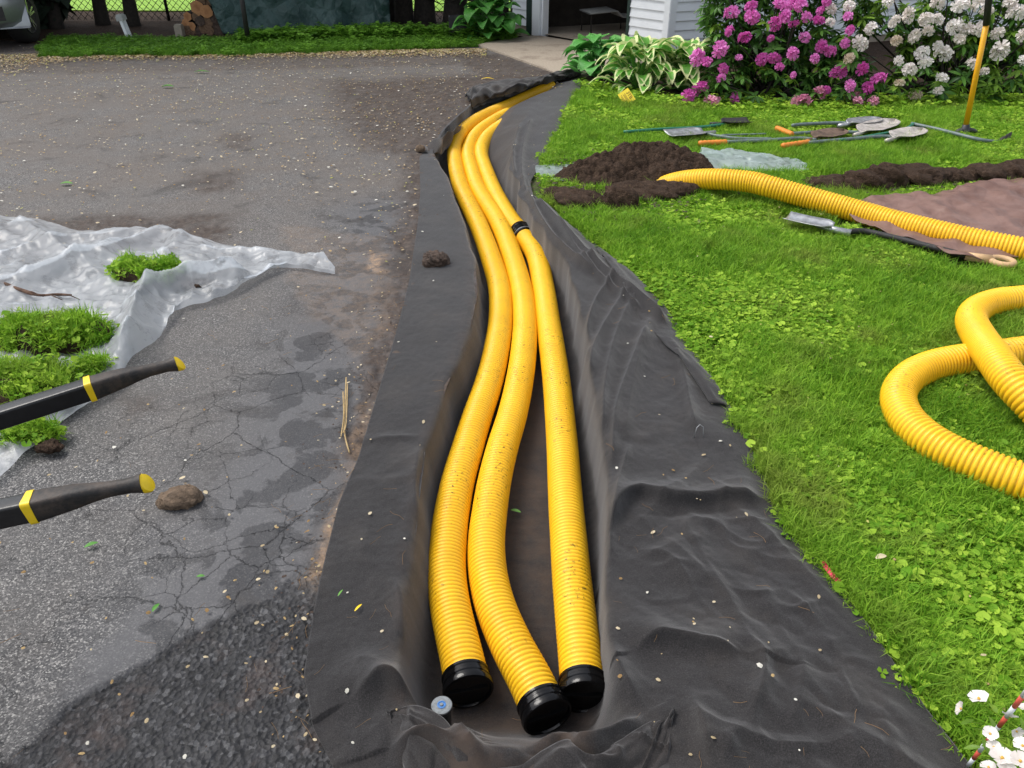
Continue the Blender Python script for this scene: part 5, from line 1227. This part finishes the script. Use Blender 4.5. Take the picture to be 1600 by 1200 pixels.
cover('bed_groundcover', [(895, 132), (940, 158), (1060, 174), (1150, 180), (1250, 177), (1400, 174), (1520, 170), (1700, 174), (1700, 158), (1500, 158), (1340, 160), (1150, 164), (1000, 150), (930, 135)], 1500, [10, 11, 9, 9, 8], .5, .85, 'low leafy groundcover along the edge of the rhododendron bed', 'groundcover')

# ---- grassy sods on the plastic
def sod(u, v, wpx, hpx, seed, label, rz=0, h=.05, dens=420, z=.012):
    p = P(u, v, z); zc = p.y * CP + HC * SP; sx = wpx / 2 / F * zc; sy = sx * .62 * (hpx / wpx) * 1.6
    root = empty('sod_clump', (p.x, p.y, z), label, 'sod', 'grassy sods lifted onto the plastic sheet', rz)
    me = clod_mesh(seed, sx, sy, h, rough=.40); me.materials.append(M['soil']); o = link('soil_base', me, root, TR((0, 0, h * .5)))
    r = np.random.default_rng(seed); n = dens; a = r.uniform(0, 6.28, n); d = np.sqrt(r.random(n)); x, y = sx * 1.0 * d * np.cos(a), sy * 1.0 * d * np.sin(a); kk_ = fbm(x * 16 + seed, y * 16, 3, seed) > -.12; x, y, d, a = x[kk_], y[kk_], d[kk_], a[kk_]; n = len(x)
    rot = np.stack([r.normal(0, .35, n) - y / sy * .5, r.normal(0, .35, n) + x / sx * .6, r.uniform(0, 6.28, n)], 1)
    g_ = scatter('grass', np.stack([x, y, h * (.45 + .70 * np.sqrt(np.clip(1 - d ** 2, 0, 1)) + .35 * fbm(x * 16 + seed, y * 16, 2, seed + 2))], 1), rot, r.uniform(.5, 1.35, n), r.choice([0, 4, 5, 4, 5, 6, 7, 8, 9, 6, 7], n), gcol, root); g_['kind'] = 'stuff'
    return root
sod(238, 442, 104, 48, 201, 'smaller rounded grassy sod in the middle of the clear plastic', h=.07, dens=420, z=.02)
sod(92, 545, 172, 80, 202, 'large grassy sod with a dark soil edge, behind the upper wheelbarrow handle', rz=-.1, h=.095, dens=900, z=.02)
sod(28, 628, 165, 110, 203, 'grassy sod at the left edge just above the upper wheelbarrow handle', rz=.2, h=.08, dens=800, z=.02)
sod(150, 590, 60, 26, 204, 'tiny tuft of sod between the big sod and the wheelbarrow handle', h=.035, dens=130, z=.02)
sod(40, 690, 90, 26, 205, 'thin flat sod under the wheelbarrow handle at the left edge', rz=.3, h=.02, dens=130)
clod('soil_crumbs', 'loose soil crumbs on the plastic right of the small sod', 'soil clod', 300, 446, 50, 10, M['soil'], 210, 1, rough=.7, z=.03)
clod('soil_crumbs', 'dirt pile on the plastic below the upper wheelbarrow handle', 'soil clod', 78, 700, 40, 14, M['soil'], 211, 1, rough=.7, z=.02)
b = MB(); rp = [P(-40, 420, .09), P(0, 440, .085), P(30, 452, .08), (P(60, 461, .075)), P(85, 460, .07), P(112, 461, .06)]; c = cmr(rp, 20)
b.tube([p - rp[0] for p in c], [.010 * (1 - .035 * i) + .003 * abs(vn(i * 1.3, 0, 3)) for i in range(20)], 8)
for k in (4, 9, 13, 17):
    e = c[k] - rp[0]; b.tube([e, e + Vector((.04, .02 * (-1) ** k, .01)), e + Vector((.09, .03 * (-1) ** k, -.01))], [.005, .003, .0015], 5)
o = b.build('tree_root', simple('root_brown', (.10, .055, .035), .9, var=.4)); o.location = rp[0]; tag(o, 'gnarled brown root lying on the clear plastic at the left edge', 'root')
# ================================================================ hostas
def hosta_leaf(seed, reach, height, L, Wd, mat, cup=.25, droop=.9):
    r = random.Random(seed); NU, NV = 10, 9; V = []; E = []; Vn = []
    pts = []; x, z, a = reach, height, math.radians(r.uniform(20, 50))
    for i in range(NU):
        pts.append((x, z, a)); x += math.cos(a) * L / (NU - 1); z += math.sin(a) * L / (NU - 1); a -= droop / (NU - 1) * r.uniform(1.2, 2.2)
    tw = r.uniform(-.5, .5)
    for i, (x, z, a) in enumerate(pts):
        t = i / (NU - 1); hw = Wd / 2 * (math.sin(math.pi * min(1, t * .93 + .07) ** .62) ** .85 if t < .97 else .02)
        for j in range(NV):
            s = j / (NV - 1) * 2 - 1; y = s * hw; up = cup * hw * s * s + .10 * hw * math.sin(7 * t + 3 * s + seed) * abs(s)
            y2 = y * math.cos(tw * t) ; z2 = y * math.sin(tw * t)
            V.append((x - math.sin(a) * up, y2, z + math.cos(a) * up + z2)); E.append(max(abs(s), (t - .55) / .45 * 1.0 if t > .55 else 0, .0)); Vn.append(s * 1.0)
    Fq = [tuple(q) for q in grid_faces(NU, NV)]
    b = MB(); b.add(V, Fq); me0 = len(V)
    b.tube([(0, 0, 0), (reach * .45, 0, height * .65), (reach, 0, height), (reach + .01, 0, height + .003)], [.006, .005, .004, .003], 5)
    me = b.mesh('leaf', mat); 
    for nm, ar in (('edge', E + [0] * (len(b.v) - me0)), ('vein', Vn + [0] * (len(b.v) - me0))):
        at = me.attributes.new(nm, 'FLOAT', 'POINT'); at.data.foreach_set('value', np.array(ar, np.float32))
    return me
def hosta(u, v, label, mat, n, R, Hh, L, Wd, seed, front=True):
    p = P(u, v); root = empty('hosta', (p.x, p.y, 0), label, 'plant', 'hostas by the garage'); rs = random.Random(seed)
    vs = [hosta_leaf(seed + i, R * k, Hh * h, L * l, Wd * w, mat, droop=d) for i, (k, h, l, w, d) in enumerate([(.15, 1.0, 1, 1, .7), (.3, .92, 1, 1, .9), (.45, .78, 1.05, 1, 1.0), (.6, .58, 1, .95, 1.1), (.75, .38, .95, .9, 1.0), (.5, .85, .9, 1, .8), (.68, .5, 1.05, .9, 1.2), (.88, .22, .85, .8, .8)])]
    for i in range(n):
        k = [0, 1, 5, 2, 3, 6, 4, 7][min(7, int(i / n * 8))]; a = i * 2.399 + rs.uniform(-.35, .35)
        s = rs.uniform(.8, 1.15)
        link('leaf', vs[k], root, TR((rs.uniform(-.05, .05), rs.uniform(-.04, .04), 0), (rs.uniform(-.22, .22), rs.uniform(-.15, .15), a), (s, s, s * rs.uniform(.9, 1.1))))
    return root
hosta(936, 122, 'plain bluish-green hosta with broad cupped leaves left of the variegated one', M['hosta_green'], 64, .28, .38, .20, .19, 31)
hosta(1000, 142, 'left clump of variegated hosta with cream-edged leaves beside the yellow tag', M['hosta_var'], 76, .32, .40, .26, .155, 32)
hosta(1066, 142, 'right clump of variegated hosta with cream-edged leaves next to the magenta rhododendron', M['hosta_var'], 70, .28, .38, .25, .15, 33)
hosta(764, 62, 'far green hosta beside the black planter box at the garage corner', M['hosta_dark'], 70, .36, .44, .24, .22, 34)

# ================================================================ rhododendrons
def whorl_leaf(mat, L=.095, W_=.032, seed=1):
    r = random.Random(seed); b = MB(); n = 5; vs = []
    for i in range(n):
        t = i / (n - 1); hw = W_ / 2 * math.sin(math.pi * (.10 + .86 * t)) ** .8; x = .008 + L * t; z = -.25 * L * t * t
        vs += [(x, -hw, z + hw * .25), (x, 0, z), (x, hw, z + hw * .25)]
    b.add(vs, [(i * 3 + k, i * 3 + k + 1, i * 3 + k + 4, i * 3 + k + 3) for i in range(n - 1) for k in (0, 1)]); return b, b.mesh('leaf', mat)
def whorl_mesh(mat, seed):
    r = random.Random(seed); b = MB(); b0, _ = whorl_leaf(mat, seed=seed)
    for k in range(8):
        Mx = Matrix.Rotation(k * .785 + r.uniform(-.2, .2), 4, 'Z') @ Matrix.Rotation(r.uniform(-.25, .65), 4, 'Y') @ Matrix.Scale(r.uniform(.8, 1.15), 4)
        b.add([Mx @ Vector(v) for v in b0.v], b0.f)
    b.tube([(0, 0, -.10), (0, 0, 0)], [.004, .003], 4); return b.mesh('leaf_whorl', mat)
def truss_mesh(mat, seed, R=.062):
    r = random.Random(seed); b = MB()
    for k in range(12):
        ph = math.acos(1 - 1.45 * (k + .5) / 12) + r.uniform(-.2, .2); th = k * 2.4 + r.uniform(-.35, .35)
        d = Vector((math.sin(ph) * math.cos(th), math.sin(ph) * math.sin(th), math.cos(ph))); Q = d.to_track_quat('Z', 'Y').to_matrix().to_4x4(); c = d * R * r.uniform(.35, .68)
        s = R * .60 * r.uniform(.65, 1.35); base = Matrix.Translation(c) @ Q
        for q in range(5):
            w = q * 1.2566 + r.uniform(-.1, .1); L_ = lambda rr, a_, z_: base @ Vector((rr * math.cos(w + a_), rr * math.sin(w + a_), z_))
            b.add([L_(0, 0, 0), L_(s * .55, -.42, s * .42), L_(s * 1.0, -.38, s * .50), L_(s * 1.08, .05, s * .42), L_(s * 1.0, .45, s * .52), L_(s * .55, .42, s * .42)], [(0, 1, 2, 3), (0, 3, 4, 5)])
        for q in range(3): b.add([base @ Vector((0, 0, 0)), base @ Vector((.003, .001, s * .8)), base @ Vector((.001, .003, s * .8))], [(0, 1, 2)])
    return b.mesh('flower_truss', mat, smooth=False)
WM = {k: [whorl_mesh(M[k], 80 + i) for i in range(4)] for k in ('rhodo_leaf', 'light_leaf')}
LM = {k: whorl_leaf(M[k])[1] for k in ('rhodo_leaf', 'light_leaf')}
faded = m_leaf('faded_petals', (.60, .48, .36), (.76, .66, .55), .3, .7, 9, .5)
TM = {k: [truss_mesh(m_, 90 + i) for i in range(6)] for k, m_ in (('m', M['magenta']), ('p', M['pink']), ('w', M['white_petal']), ('f', faded))}
whcols = {k: hidden_col('whorls_' + k, WM[k]) for k in WM}
def rhodo(base, label, poly, flowers, kind, Yfront, lean, seed, nwh, parts_n=38):
    p = P(*base); root = empty('rhododendron', (p.x, p.y, 0), label, 'shrub', 'flowering rhododendrons along the garage wall'); rs = random.Random(seed); r = np.random.default_rng(seed)
    pl = np.array(poly, float)
    def front(v): return Yfront + lean * max(0, (168 - v)) / 168
    nm = {'m': 'magenta', 'p': 'pale pink', 'w': 'white', 'f': 'faded brownish'}
    fpos = []
    for (u, v, rad, k) in flowers:
        q = PY(u, v, front(v) + rs.uniform(-.06, .10)); q.z = max(q.z, .07); q = q - root.location; zc = (q.y + root.location.y) * CP + .8
        s = rad / F * zc / .068
        o = link('flower_truss', rs.choice(TM[k]), root, TR(q, (rs.uniform(.1, 1.2), rs.uniform(-.6, .6), rs.uniform(0, 6)), (s * rs.uniform(.8, 1.2), s * rs.uniform(.8, 1.2), s * rs.uniform(.75, 1.1)))); fpos.append(q)
        if k != kind: o['label'] = nm[k] + ' flower cluster'
    # whorls: under every flower, and through the body
    W = [(q + Vector((0, .02, -.035)), True) for q in fpos]
    bb = pl.min(0), pl.max(0)
    while len(W) < nwh:
        u, v = rs.uniform(bb[0][0], bb[1][0]), rs.uniform(bb[0][1], bb[1][1])
        if not inside(np.array([u]), np.array([v]), pl)[0]: continue
        dpt = rs.random() ** 1.3 * .95; q = PY(u, v, front(v) + .03 + dpt)
        if q.z < .05: continue
        W.append((q - root.location, dpt < .3))
    order = sorted(range(len(W)), key=lambda i: W[i][0].y); cnt = 0; rest = []
    for i in order:
        q, fr = W[i]; rot = (rs.uniform(-.1, .75), rs.uniform(-.4, .4), rs.uniform(0, 6.28))
        key = 'light_leaf' if rs.random() < (.55 if kind == 'w' else .14) else 'rhodo_leaf'
        if cnt < parts_n * 8 and fr:
            Mw = TR(q, rot, rs.uniform(.9, 1.2))
            for k in range(8):
                if cnt >= 298: break
                link('leaf', LM[key], root, Mw @ Matrix.Rotation(k * .785 + rs.uniform(-.2, .2), 4, 'Z') @ Matrix.Rotation(rs.uniform(-.25, .6), 4, 'Y')); cnt += 1
        else: rest.append((q, rot, rs.uniform(.85, 1.25), key))
    for key in ('rhodo_leaf', 'light_leaf'):
        R_ = [t for t in rest if t[3] == key]
        g_ = scatter('foliage', [tuple(t[0]) for t in R_], np.array([t[1] for t in R_]), np.array([t[2] for t in R_]), r.integers(0, 4, len(R_)), whcols[key], root); g_['kind'] = 'stuff'
    b = MB()                                           # woody stems
    for i in range(46):
        q = W[rs.randrange(len(W))][0]; a = Vector((rs.uniform(-.25, .25), rs.uniform(-.1, .3), 0)); m_ = (a + q) / 2 + Vector((rs.uniform(-.1, .1), .1, -.08))
        b.tube(cmr([a, m_, q], 6), [.016, .013, .010, .008, .006, .004], 5)
    b.build('stems', M['bark'], root); return root
FM = [(1143, 20, 11, 'm'), (1174, 10, 9, 'm'), (1174, 27, 11, 'm'), (1164, 58, 9, 'm'), (1140, 48, 8, 'm'), (1125, 76, 12, 'm'), (1090, 90, 13, 'm'), (1105, 96, 9, 'm'), (1130, 108, 10, 'm'), (1127, 122, 9, 'm'), (1095, 138, 11, 'm'), (1074, 151, 10, 'm'), (1112, 160, 12, 'p'), (1118, 171, 8, 'p'), (1148, 158, 11, 'm'),
      (1210, 37, 11, 'm'), (1226, 27, 11, 'm'), (1228, 10, 10, 'm'), (1241, 5, 9, 'm'), (1240, 38, 7, 'm'), (1191, 92, 11, 'm'), (1210, 92, 10, 'm'), (1218, 104, 8, 'm'), (1239, 84, 10, 'm'), (1217, 5, 8, 'm'), (1250, 8, 11, 'm'), (1228, 25, 9, 'm'), (1261, 27, 9, 'm'), (1281, 17, 7, 'm'), (1279, 32, 8, 'm'), (1258, 58, 9, 'm'), (1283, 73, 9, 'm'), (1297, 80, 9, 'm'), (1320, 68, 8, 'm'), (1273, 92, 8, 'm'), (1327, 48, 8, 'm'), (1325, 26, 7, 'm'), (1310, 113, 12, 'm'), (1348, 108, 10, 'm'), (1374, 123, 12, 'm'), (1328, 135, 10, 'm'), (1356, 138, 10, 'm'), (1338, 160, 13, 'p'), (1338, 173, 8, 'p'), (1363, 162, 10, 'p'), (1281, 146, 12, 'p'), (1258, 156, 10, 'p'), (1243, 159, 9, 'p'), (1291, 140, 8, 'm'), (1205, 60, 6, 'm'), (1240, 118, 6, 'm'), (1155, 90, 6, 'm'), (1292, 3, 8, 'm')]
FW = [(1298, 15, 9, 'w'), (1328, 10, 9, 'w'), (1297, 35, 8, 'w'), (1360, 45, 10, 'w'), (1345, 68, 11, 'w'), (1326, 92, 10, 'f'), (1387, 3, 8, 'w'), (1398, 33, 10, 'w'), (1420, 25, 11, 'w'), (1430, 57, 11, 'w'), (1448, 30, 12, 'w'), (1466, 30, 9, 'w'), (1450, 48, 10, 'w'), (1402, 64, 10, 'f'), (1440, 82, 12, 'w'), (1447, 98, 11, 'w'), (1466, 72, 9, 'w'), (1475, 83, 12, 'w'), (1422, 110, 11, 'w'), (1472, 122, 10, 'w'), (1430, 148, 9, 'f'), (1466, 142, 8, 'w'), (1502, 8, 12, 'w'), (1465, 5, 10, 'w'), (1530, 5, 12, 'w'), (1492, 42, 12, 'w'), (1510, 48, 12, 'w'), (1500, 62, 10, 'w'), (1532, 44, 11, 'w'), (1542, 18, 9, 'w'), (1560, 52, 10, 'w'), (1563, 80, 15, 'w'), (1588, 20, 13, 'w'), (1578, 6, 10, 'w'), (1600, 55, 10, 'w'), (1520, 100, 10, 'w'), (1537, 112, 9, 'w'), (1404, 95, 9, 'w'), (1600, 95, 10, 'w'), (1405, 130, 7, 'f'), (1630, 30, 13, 'w'), (1640, 90, 13, 'w')]
Yb = P(1215, 172).y
rhodo((1225, 150), 'tall rhododendron bush covered in magenta and pink blossom at the garage corner', [(1098, -60), (1098, 25), (1112, 55), (1088, 80), (1110, 105), (1062, 145), (1078, 170), (1360, 170), (1388, 128), (1352, 95), (1330, 60), (1300, 50), (1290, -60)], FM, 'm', Yb, .35, 401, 1150)
rhodo((1500, 150), 'white-flowering rhododendron bush behind the standing mattock', [(1300, -60), (1330, 40), (1310, 55), (1345, 60), (1370, 45), (1390, 35), (1405, 80), (1385, 120), (1400, 152), (1500, 158), (1600, 163), (1720, 160), (1720, -60), (1450, -60), (1430, 0), (1395, 20), (1390, -60)], FW, 'w', Yb, .35, 402, 1200)

# ================================================================ white flowers and striped stake in the near corner
fb_ = P(1660, 1290, 0); wf = empty('flowering_shrub', fb_, 'small white five-petalled flowers on thin stems in the bottom right corner', 'shrub'); b = MB()
for q in range(5):
    w = q * 1.2566; L_ = lambda rr, a_, z_: Vector((rr * math.cos(w + a_), rr * math.sin(w + a_), z_))
    b.add([L_(.001, 0, 0), L_(.009, -.72, .004), L_(.0155, -.56, .008), L_(.017, 0, .006), L_(.0155, .56, .009), L_(.009, .72, .005)], [(0, 1, 2, 3), (0, 3, 4, 5)])
fme = b.mesh('flower', M['white_petal'], smooth=True); b = MB(); b.lathe([(.0022, 0), (.0025, .003), (.0012, .005)], Matrix(), 8); sme = b.mesh('flower_centre', simple('amber_centre', (.65, .38, .06), .6))
rs = random.Random(5)
for i, (u, v, z, s, rx, ry) in enumerate([(1530, 1093, .34, 1.1, .5, .1), (1503, 1108, .33, .8, 1.3, .6), (1578, 1121, .35, .8, .8, -.5), (1547, 1147, .33, .8, .2, .3), (1553, 1168, .32, .75, -.3, .2), (1566, 1186, .33, 1.2, .3, 0), (1598, 1166, .36, .9, .2, .3), (1594, 1190, .36, 1.0, .1, -.2), (1603, 1108, .37, .8, .4, .5), (1572, 1204, .33, 1, .1, 0), (1545, 1200, .3, .8, .4, .4), (1620, 1140, .36, 1.1, .2, .2), (1630, 1190, .36, 1.1, .2, .2), (1588, 1142, .35, .7, 1.1, .9)]):
    q = P(u, v, z) - fb_; o = link('flower', fme, wf, TR(q, (rx, ry, rs.uniform(0, 6)), s)); link('flower_centre', sme, o)
    b = MB(); a = Vector((rs.uniform(-.03, .03), rs.uniform(-.03, .03), 0)); m_ = (a + q) / 2 + Vector((.04, -.02, .03)); b.tube(cmr([a, m_, q - Vector((0, 0, .004))], 7), [.003, .0026, .0022, .002, .0017, .0014, .0012], 5); b.build('stem', M['clover'], wf)
    for k in range(5):
        t = .55 + .09 * k; c = a + (q - a) * t + Vector((rs.uniform(-.03, .02), rs.uniform(-.02, .03), rs.uniform(-.02, .0)))
        link('leaf', LM['light_leaf'], wf, TR(c, (rs.uniform(-.4, .4), rs.uniform(-.3, .5), rs.uniform(0, 6)), rs.uniform(.25, .42)))
a, e = P(1513, 1196, .02), P(1612, 1070, .50); st_ = empty('striped_stake', a, 'thin red and white striped stake leaning through the white flowers', 'stake'); d = e - a
red = simple('faded_red_paint', (.72, .12, .08), .5, var=.2); 
for k in range(9):
    b = MB(); b.tube([d * (k / 9), d * ((k + 1) / 9 - .0005)], .0042, 10); b.build('stripe', red if k % 2 else M['white_paint'] if 'white_paint' in M else M['trim'], st_)
rb = [P(1279, 884, .012), P(1290, 898, .02), P(1298, 908, .018), P(1308, 917, .01)]; b = MB(); c = cmr(rb, 10)
for i in range(9):
    w = Vector((.006, .003, .002)); b.add([c[i] - w - rb[0], c[i + 1] - w - rb[0], c[i + 1] + w - rb[0], c[i] + w - rb[0]], [(0, 1, 2, 3)])
o = b.build('marking_ribbon', simple('pink_ribbon', (.80, .05, .12), .45)); o.location = rb[0] + Vector((.008, .004, .012)); o.modifiers.new('t', 'SOLIDIFY').thickness = .0008; tag(o, 'bright pink ribbon scrap poking out under the right edge of the fabric', 'ribbon')

# ================================================================ litter
def flake(seed, w, l, mat):
    r = random.Random(seed); b = MB(); vs = [(l * math.cos(a) * (1 + .15 * r.uniform(-1, 1)), w * math.sin(a) * (1 + .15 * r.uniform(-1, 1)), .0015 + .003 * r.random()) for a in [k * 1.047 for k in range(6)]]
    b.add([(0, 0, .004)] + vs, [(0, k, k % 6 + 1) for k in range(1, 7)]); return b.mesh('flake', mat, smooth=False)
fk = [m_leaf('papery_seed_' + str(i), a, b_, .2, .7, 40, .8) for i, (a, b_) in enumerate([((.42, .33, .19), (.66, .56, .38)), ((.30, .19, .08), (.48, .34, .16)), ((.60, .58, .50), (.78, .76, .68)), ((.35, .36, .08), (.55, .52, .16))])]
crumb = simple('soil_crumb', (.06, .04, .03), .95, var=.5); pine = simple('dry_needle', (.26, .15, .06), .8, var=.5, sc=9); straw_m = simple('straw', (.42, .30, .14), .8, var=.3)
def needle(seed):
    r = random.Random(seed); b = MB(); l = .03; q = [(-l, 0, .003), (-l * .3, .004 * r.uniform(-1, 1), .005), (l * .4, .006 * r.uniform(-1, 1), .005), (l, 0, .003)]; b.tube(q, .0007, 3, cap=False); return b.mesh('needle', pine)
LT = [flake(i, .0045 + .001 * i, .0065 + .001 * i, fk[i % 3]) for i in range(3)] + [flake(9, .004, .007, fk[1]), flake(11, .006, .010, fk[0]), flake(12, .005, .009, fk[3]), needle(1), needle(2), needle(3), flake(21, .006, .007, crumb), flake(22, .004, .005, crumb)]
lcol = hidden_col('litter_piece', LT)
def litter(name, X, Y, Z, ids, s0, s1, label, prob=None):
    n = len(X); rot = np.stack([RNG.normal(0, .15, n), RNG.normal(0, .15, n), RNG.uniform(0, 6.28, n)], 1)
    return stuff(scatter(name, np.stack([X, Y, Z], 1), rot, RNG.uniform(s0, s1, n), RNG.choice(ids, n, p=prob), lcol), label, 'litter')
def drive_pts(n, y0, y1, x0=-8.0, dens=None):
    Y = RNG.uniform(y0, y1, n); xr = np.where(Y < Yc, LO(Y)[0], LL(np.minimum(Y, 8))[0]); xr = np.where(Y > 8, .6, xr); X = RNG.uniform(0, 1, n); X = xr - .01 - X * (xr + Y * .75 + .4); return X, Y
X, Y = drive_pts(17000, 3.6, 10.9); k = RNG.random(len(X)) < np.clip((Y - 3.0) / 5.5, .1, 1) * np.clip(.55 + 1.1 * fbm(X * .9, Y * .9, 3, 140), .1, 1); X, Y = X[k], Y[k]
litter('seed_litter', X, Y, np.full(len(X), .012), [0, 1, 2, 3, 4, 5], .6, 1.5, 'pale papery seeds scattered over the far driveway', [.24, .26, .06, .26, .12, .06])
X, Y = drive_pts(900, .8, 3.8); k = RNG.random(len(X)) < .27; X, Y = X[k], Y[k]
litter('seed_litter', X, Y, np.full(len(X), .011), [0, 1, 2, 3, 4, 6, 7], .4, 1.1, 'sparse pale seeds and needles on the near asphalt', [.27, .24, .04, .24, .07, .07, .07])
u = RNG.uniform(-30, 760, 11000); v = 87 - u * .012 + np.abs(RNG.normal(0, 1, 11000)) * 5 * (1 + 2 * np.clip((120 - u) / 120, 0, 1)); q = np.array([tuple(P(a, b_)) for a, b_ in zip(u, v)])
litter('seed_litter', q[:, 0], q[:, 1], np.full(len(q), .014), [0, 1, 3, 4, 5], .9, 2.0, 'drift of tan seeds and dead leaves along the verge', [.25, .2, .25, .2, .1])
# dirt strip beside the fabric: crumbs and needles
NN = 520; Y = RNG.uniform(1.0, 4.6, NN); X = LO(Y)[0] - np.abs(RNG.normal(0, .09, NN)) * (1 + .5 * (Y > 2.5)); litter('seed_litter', X, Y, np.full(NN, .012), [0, 3, 3, 4, 9, 10, 9, 10, 9, 10, 6, 7, 8], .3, .9, 'needles and crumbs along the left edge of the fabric', None)
# crumbs spilled round the soil heaps
cu = [P(u_, v_) for u_, v_ in [(870, 300), (930, 335), (985, 345), (1040, 325), (1110, 305), (1130, 290), (1290, 300), (1340, 305), (1400, 305), (1470, 298), (1540, 292), (1600, 290), (900, 262), (1000, 248)]]
cx2 = np.concatenate([RNG.normal(q.x, .13, 70) for q in cu]); cy2 = np.concatenate([RNG.normal(q.y, .10, 70) for q in cu]); kk = cx2 > RO(cy2)[0]
litter('soil_crumb_litter', cx2[kk], cy2[kk], np.full(int(kk.sum()), .035), [9, 10], .8, 2.6, 'dark soil crumbs spilled on the grass round the heaps and clods')
# on the fabric
fx, fy, fzv = [], [], []
for _ in range(420):
    i = RNG.integers(10, nr - 10); j = RNG.integers(1, ncol - 2)
    if c0 - 2 < j < c1 + 2 or c2 - 2 < j < c3 + 2: continue
    if RNG.random() > .62 or (c1 < j < c2 and RNG.random() > .5): continue
    fx.append(FX[i, j]); fy.append(FY[i, j]); fzv.append(FZ[i, j] + .004)
litter('seed_litter', np.array(fx), np.array(fy), np.array(fzv), [0, 1, 2, 4, 6, 7, 8], .3, .95, 'seeds and dry needles scattered on the black fabric', [.15, .15, .12, .06, .16, .18, .18])
X, Y = RNG.uniform(.4, 5, 900), RNG.uniform(1, 7.8, 900); k = X > RO(Y)[0] + .05; litter('seed_litter', X[k], Y[k], np.full(int(k.sum()), .04), [0, 1, 4, 5], .5, .9, 'a few pale seeds caught in the lawn', None)
# single leaves, petals, straw, staple
def leaf_at(u, v, z, L, label, mat, rz, name='fallen_leaf', wd=.45, px=None):
    b = MB(); n = 6; vs = []
    for i in range(n):
        t = i / (n - 1); hw = L * wd / 2 * math.sin(math.pi * (.06 + .9 * t)) ** .8; z_ = .004 + .06 * L * math.sin(t * 3.1)
        vs += [(L * (t - .5), -hw, z_ + hw * .35), (L * (t - .5), 0, z_), (L * (t - .5), hw, z_ + hw * .35)]
    b.add(vs, [(i * 3 + k, i * 3 + k + 1, i * 3 + k + 4, i * 3 + k + 3) for i in range(n - 1) for k in (0, 1)])
    o = b.build(name, mat); p = P(u, v, z); o.location = p; o.rotation_euler = (0, 0, rz); tag(o, label, 'leaf'); return o
lg = M['hosta_dark']; lfm = m_leaf('fresh_fallen_leaf', (.10, .30, .05), (.18, .42, .09), .2)
leaf_at(143, 853, .008, .036, 'green leaf scrap lying on the asphalt below the lower wheelbarrow handle', lfm, .6)
leaf_at(806, 800, DEEP + .016, .036, 'small green leaf on the trench floor between the middle and right pipes', lfm, -.35, wd=.38)
leaf_at(244, 951, .004, .028, 'little green leaf standing in a crack of the near asphalt', lfm, 1.3)
leaf_at(314, 902, .006, .022, 'tiny green leaf lying among pale seeds on the asphalt', lfm, .1)
leaf_at(532, 928, .02, .024, 'thin green sprig on the left band of fabric', lfm, 1.2, wd=.22)
leaf_at(560, 951, .02, .028, 'curled bright yellow petal on the left band of fabric', M['yellow_trim'], 1.0, 'fallen_petal', .25)
leaf_at(104, 288, .010, .08, 'sprig of green leaves on the far driveway, left side', lfm, .1)
leaf_at(262, 136, .012, .12, 'fallen green sprig lying alone on the far driveway', lfm, 0)
leaf_at(315, 113, .012, .16, 'long green sprig on the driveway in front of the logs', lfm, .05, wd=.25)
leaf_at(1376, 872, .05, .035, 'dry tan leaf lying on top of the clover beside the fabric', fk[0], .3, wd=.5)
leaf_at(762, 124, .09, .13, 'yellow strip of peel on the bunched fabric at the far end', M['yellow_trim'], -.1, 'yellow_strip', .2)
straws = [[(541, 590), (539, 640), (538, 672), (541, 690), (546, 707)], [(536, 612), (537, 650), (533, 682)], [(543, 600), (541, 660), (536, 676)]]
for i, px in enumerate(straws):
    q = [P(u_, v_, .014 + .004 * i) for u_, v_ in px]; b = MB(); b.tube([p - q[0] for p in cmr(q, 9)], .0022 if i else .003, 5); o = b.build('straw_stalk', straw_m); o.location = q[0]
    tag(o, ['longest dry straw stalk lying on the asphalt beside the fabric', 'short dry straw lying left of the longest stalk', 'thin dry straw crossing the longest stalk'][i], 'straw')
q = P(1090, 690); fq = fz(q.x, q.y)[0]; b = MB(); b.tube([(-.018, -.01, 0), (-.010, 0, .035), (0, .004, .045), (.012, .002, .036), (.014, -.012, 0)], .0014, 6); o = b.build('wire_staple', M['steel']); o.location = (q.x, q.y, fq - .002); tag(o, 'bent wire landscape staple sticking out of the right side of the fabric', 'staple')
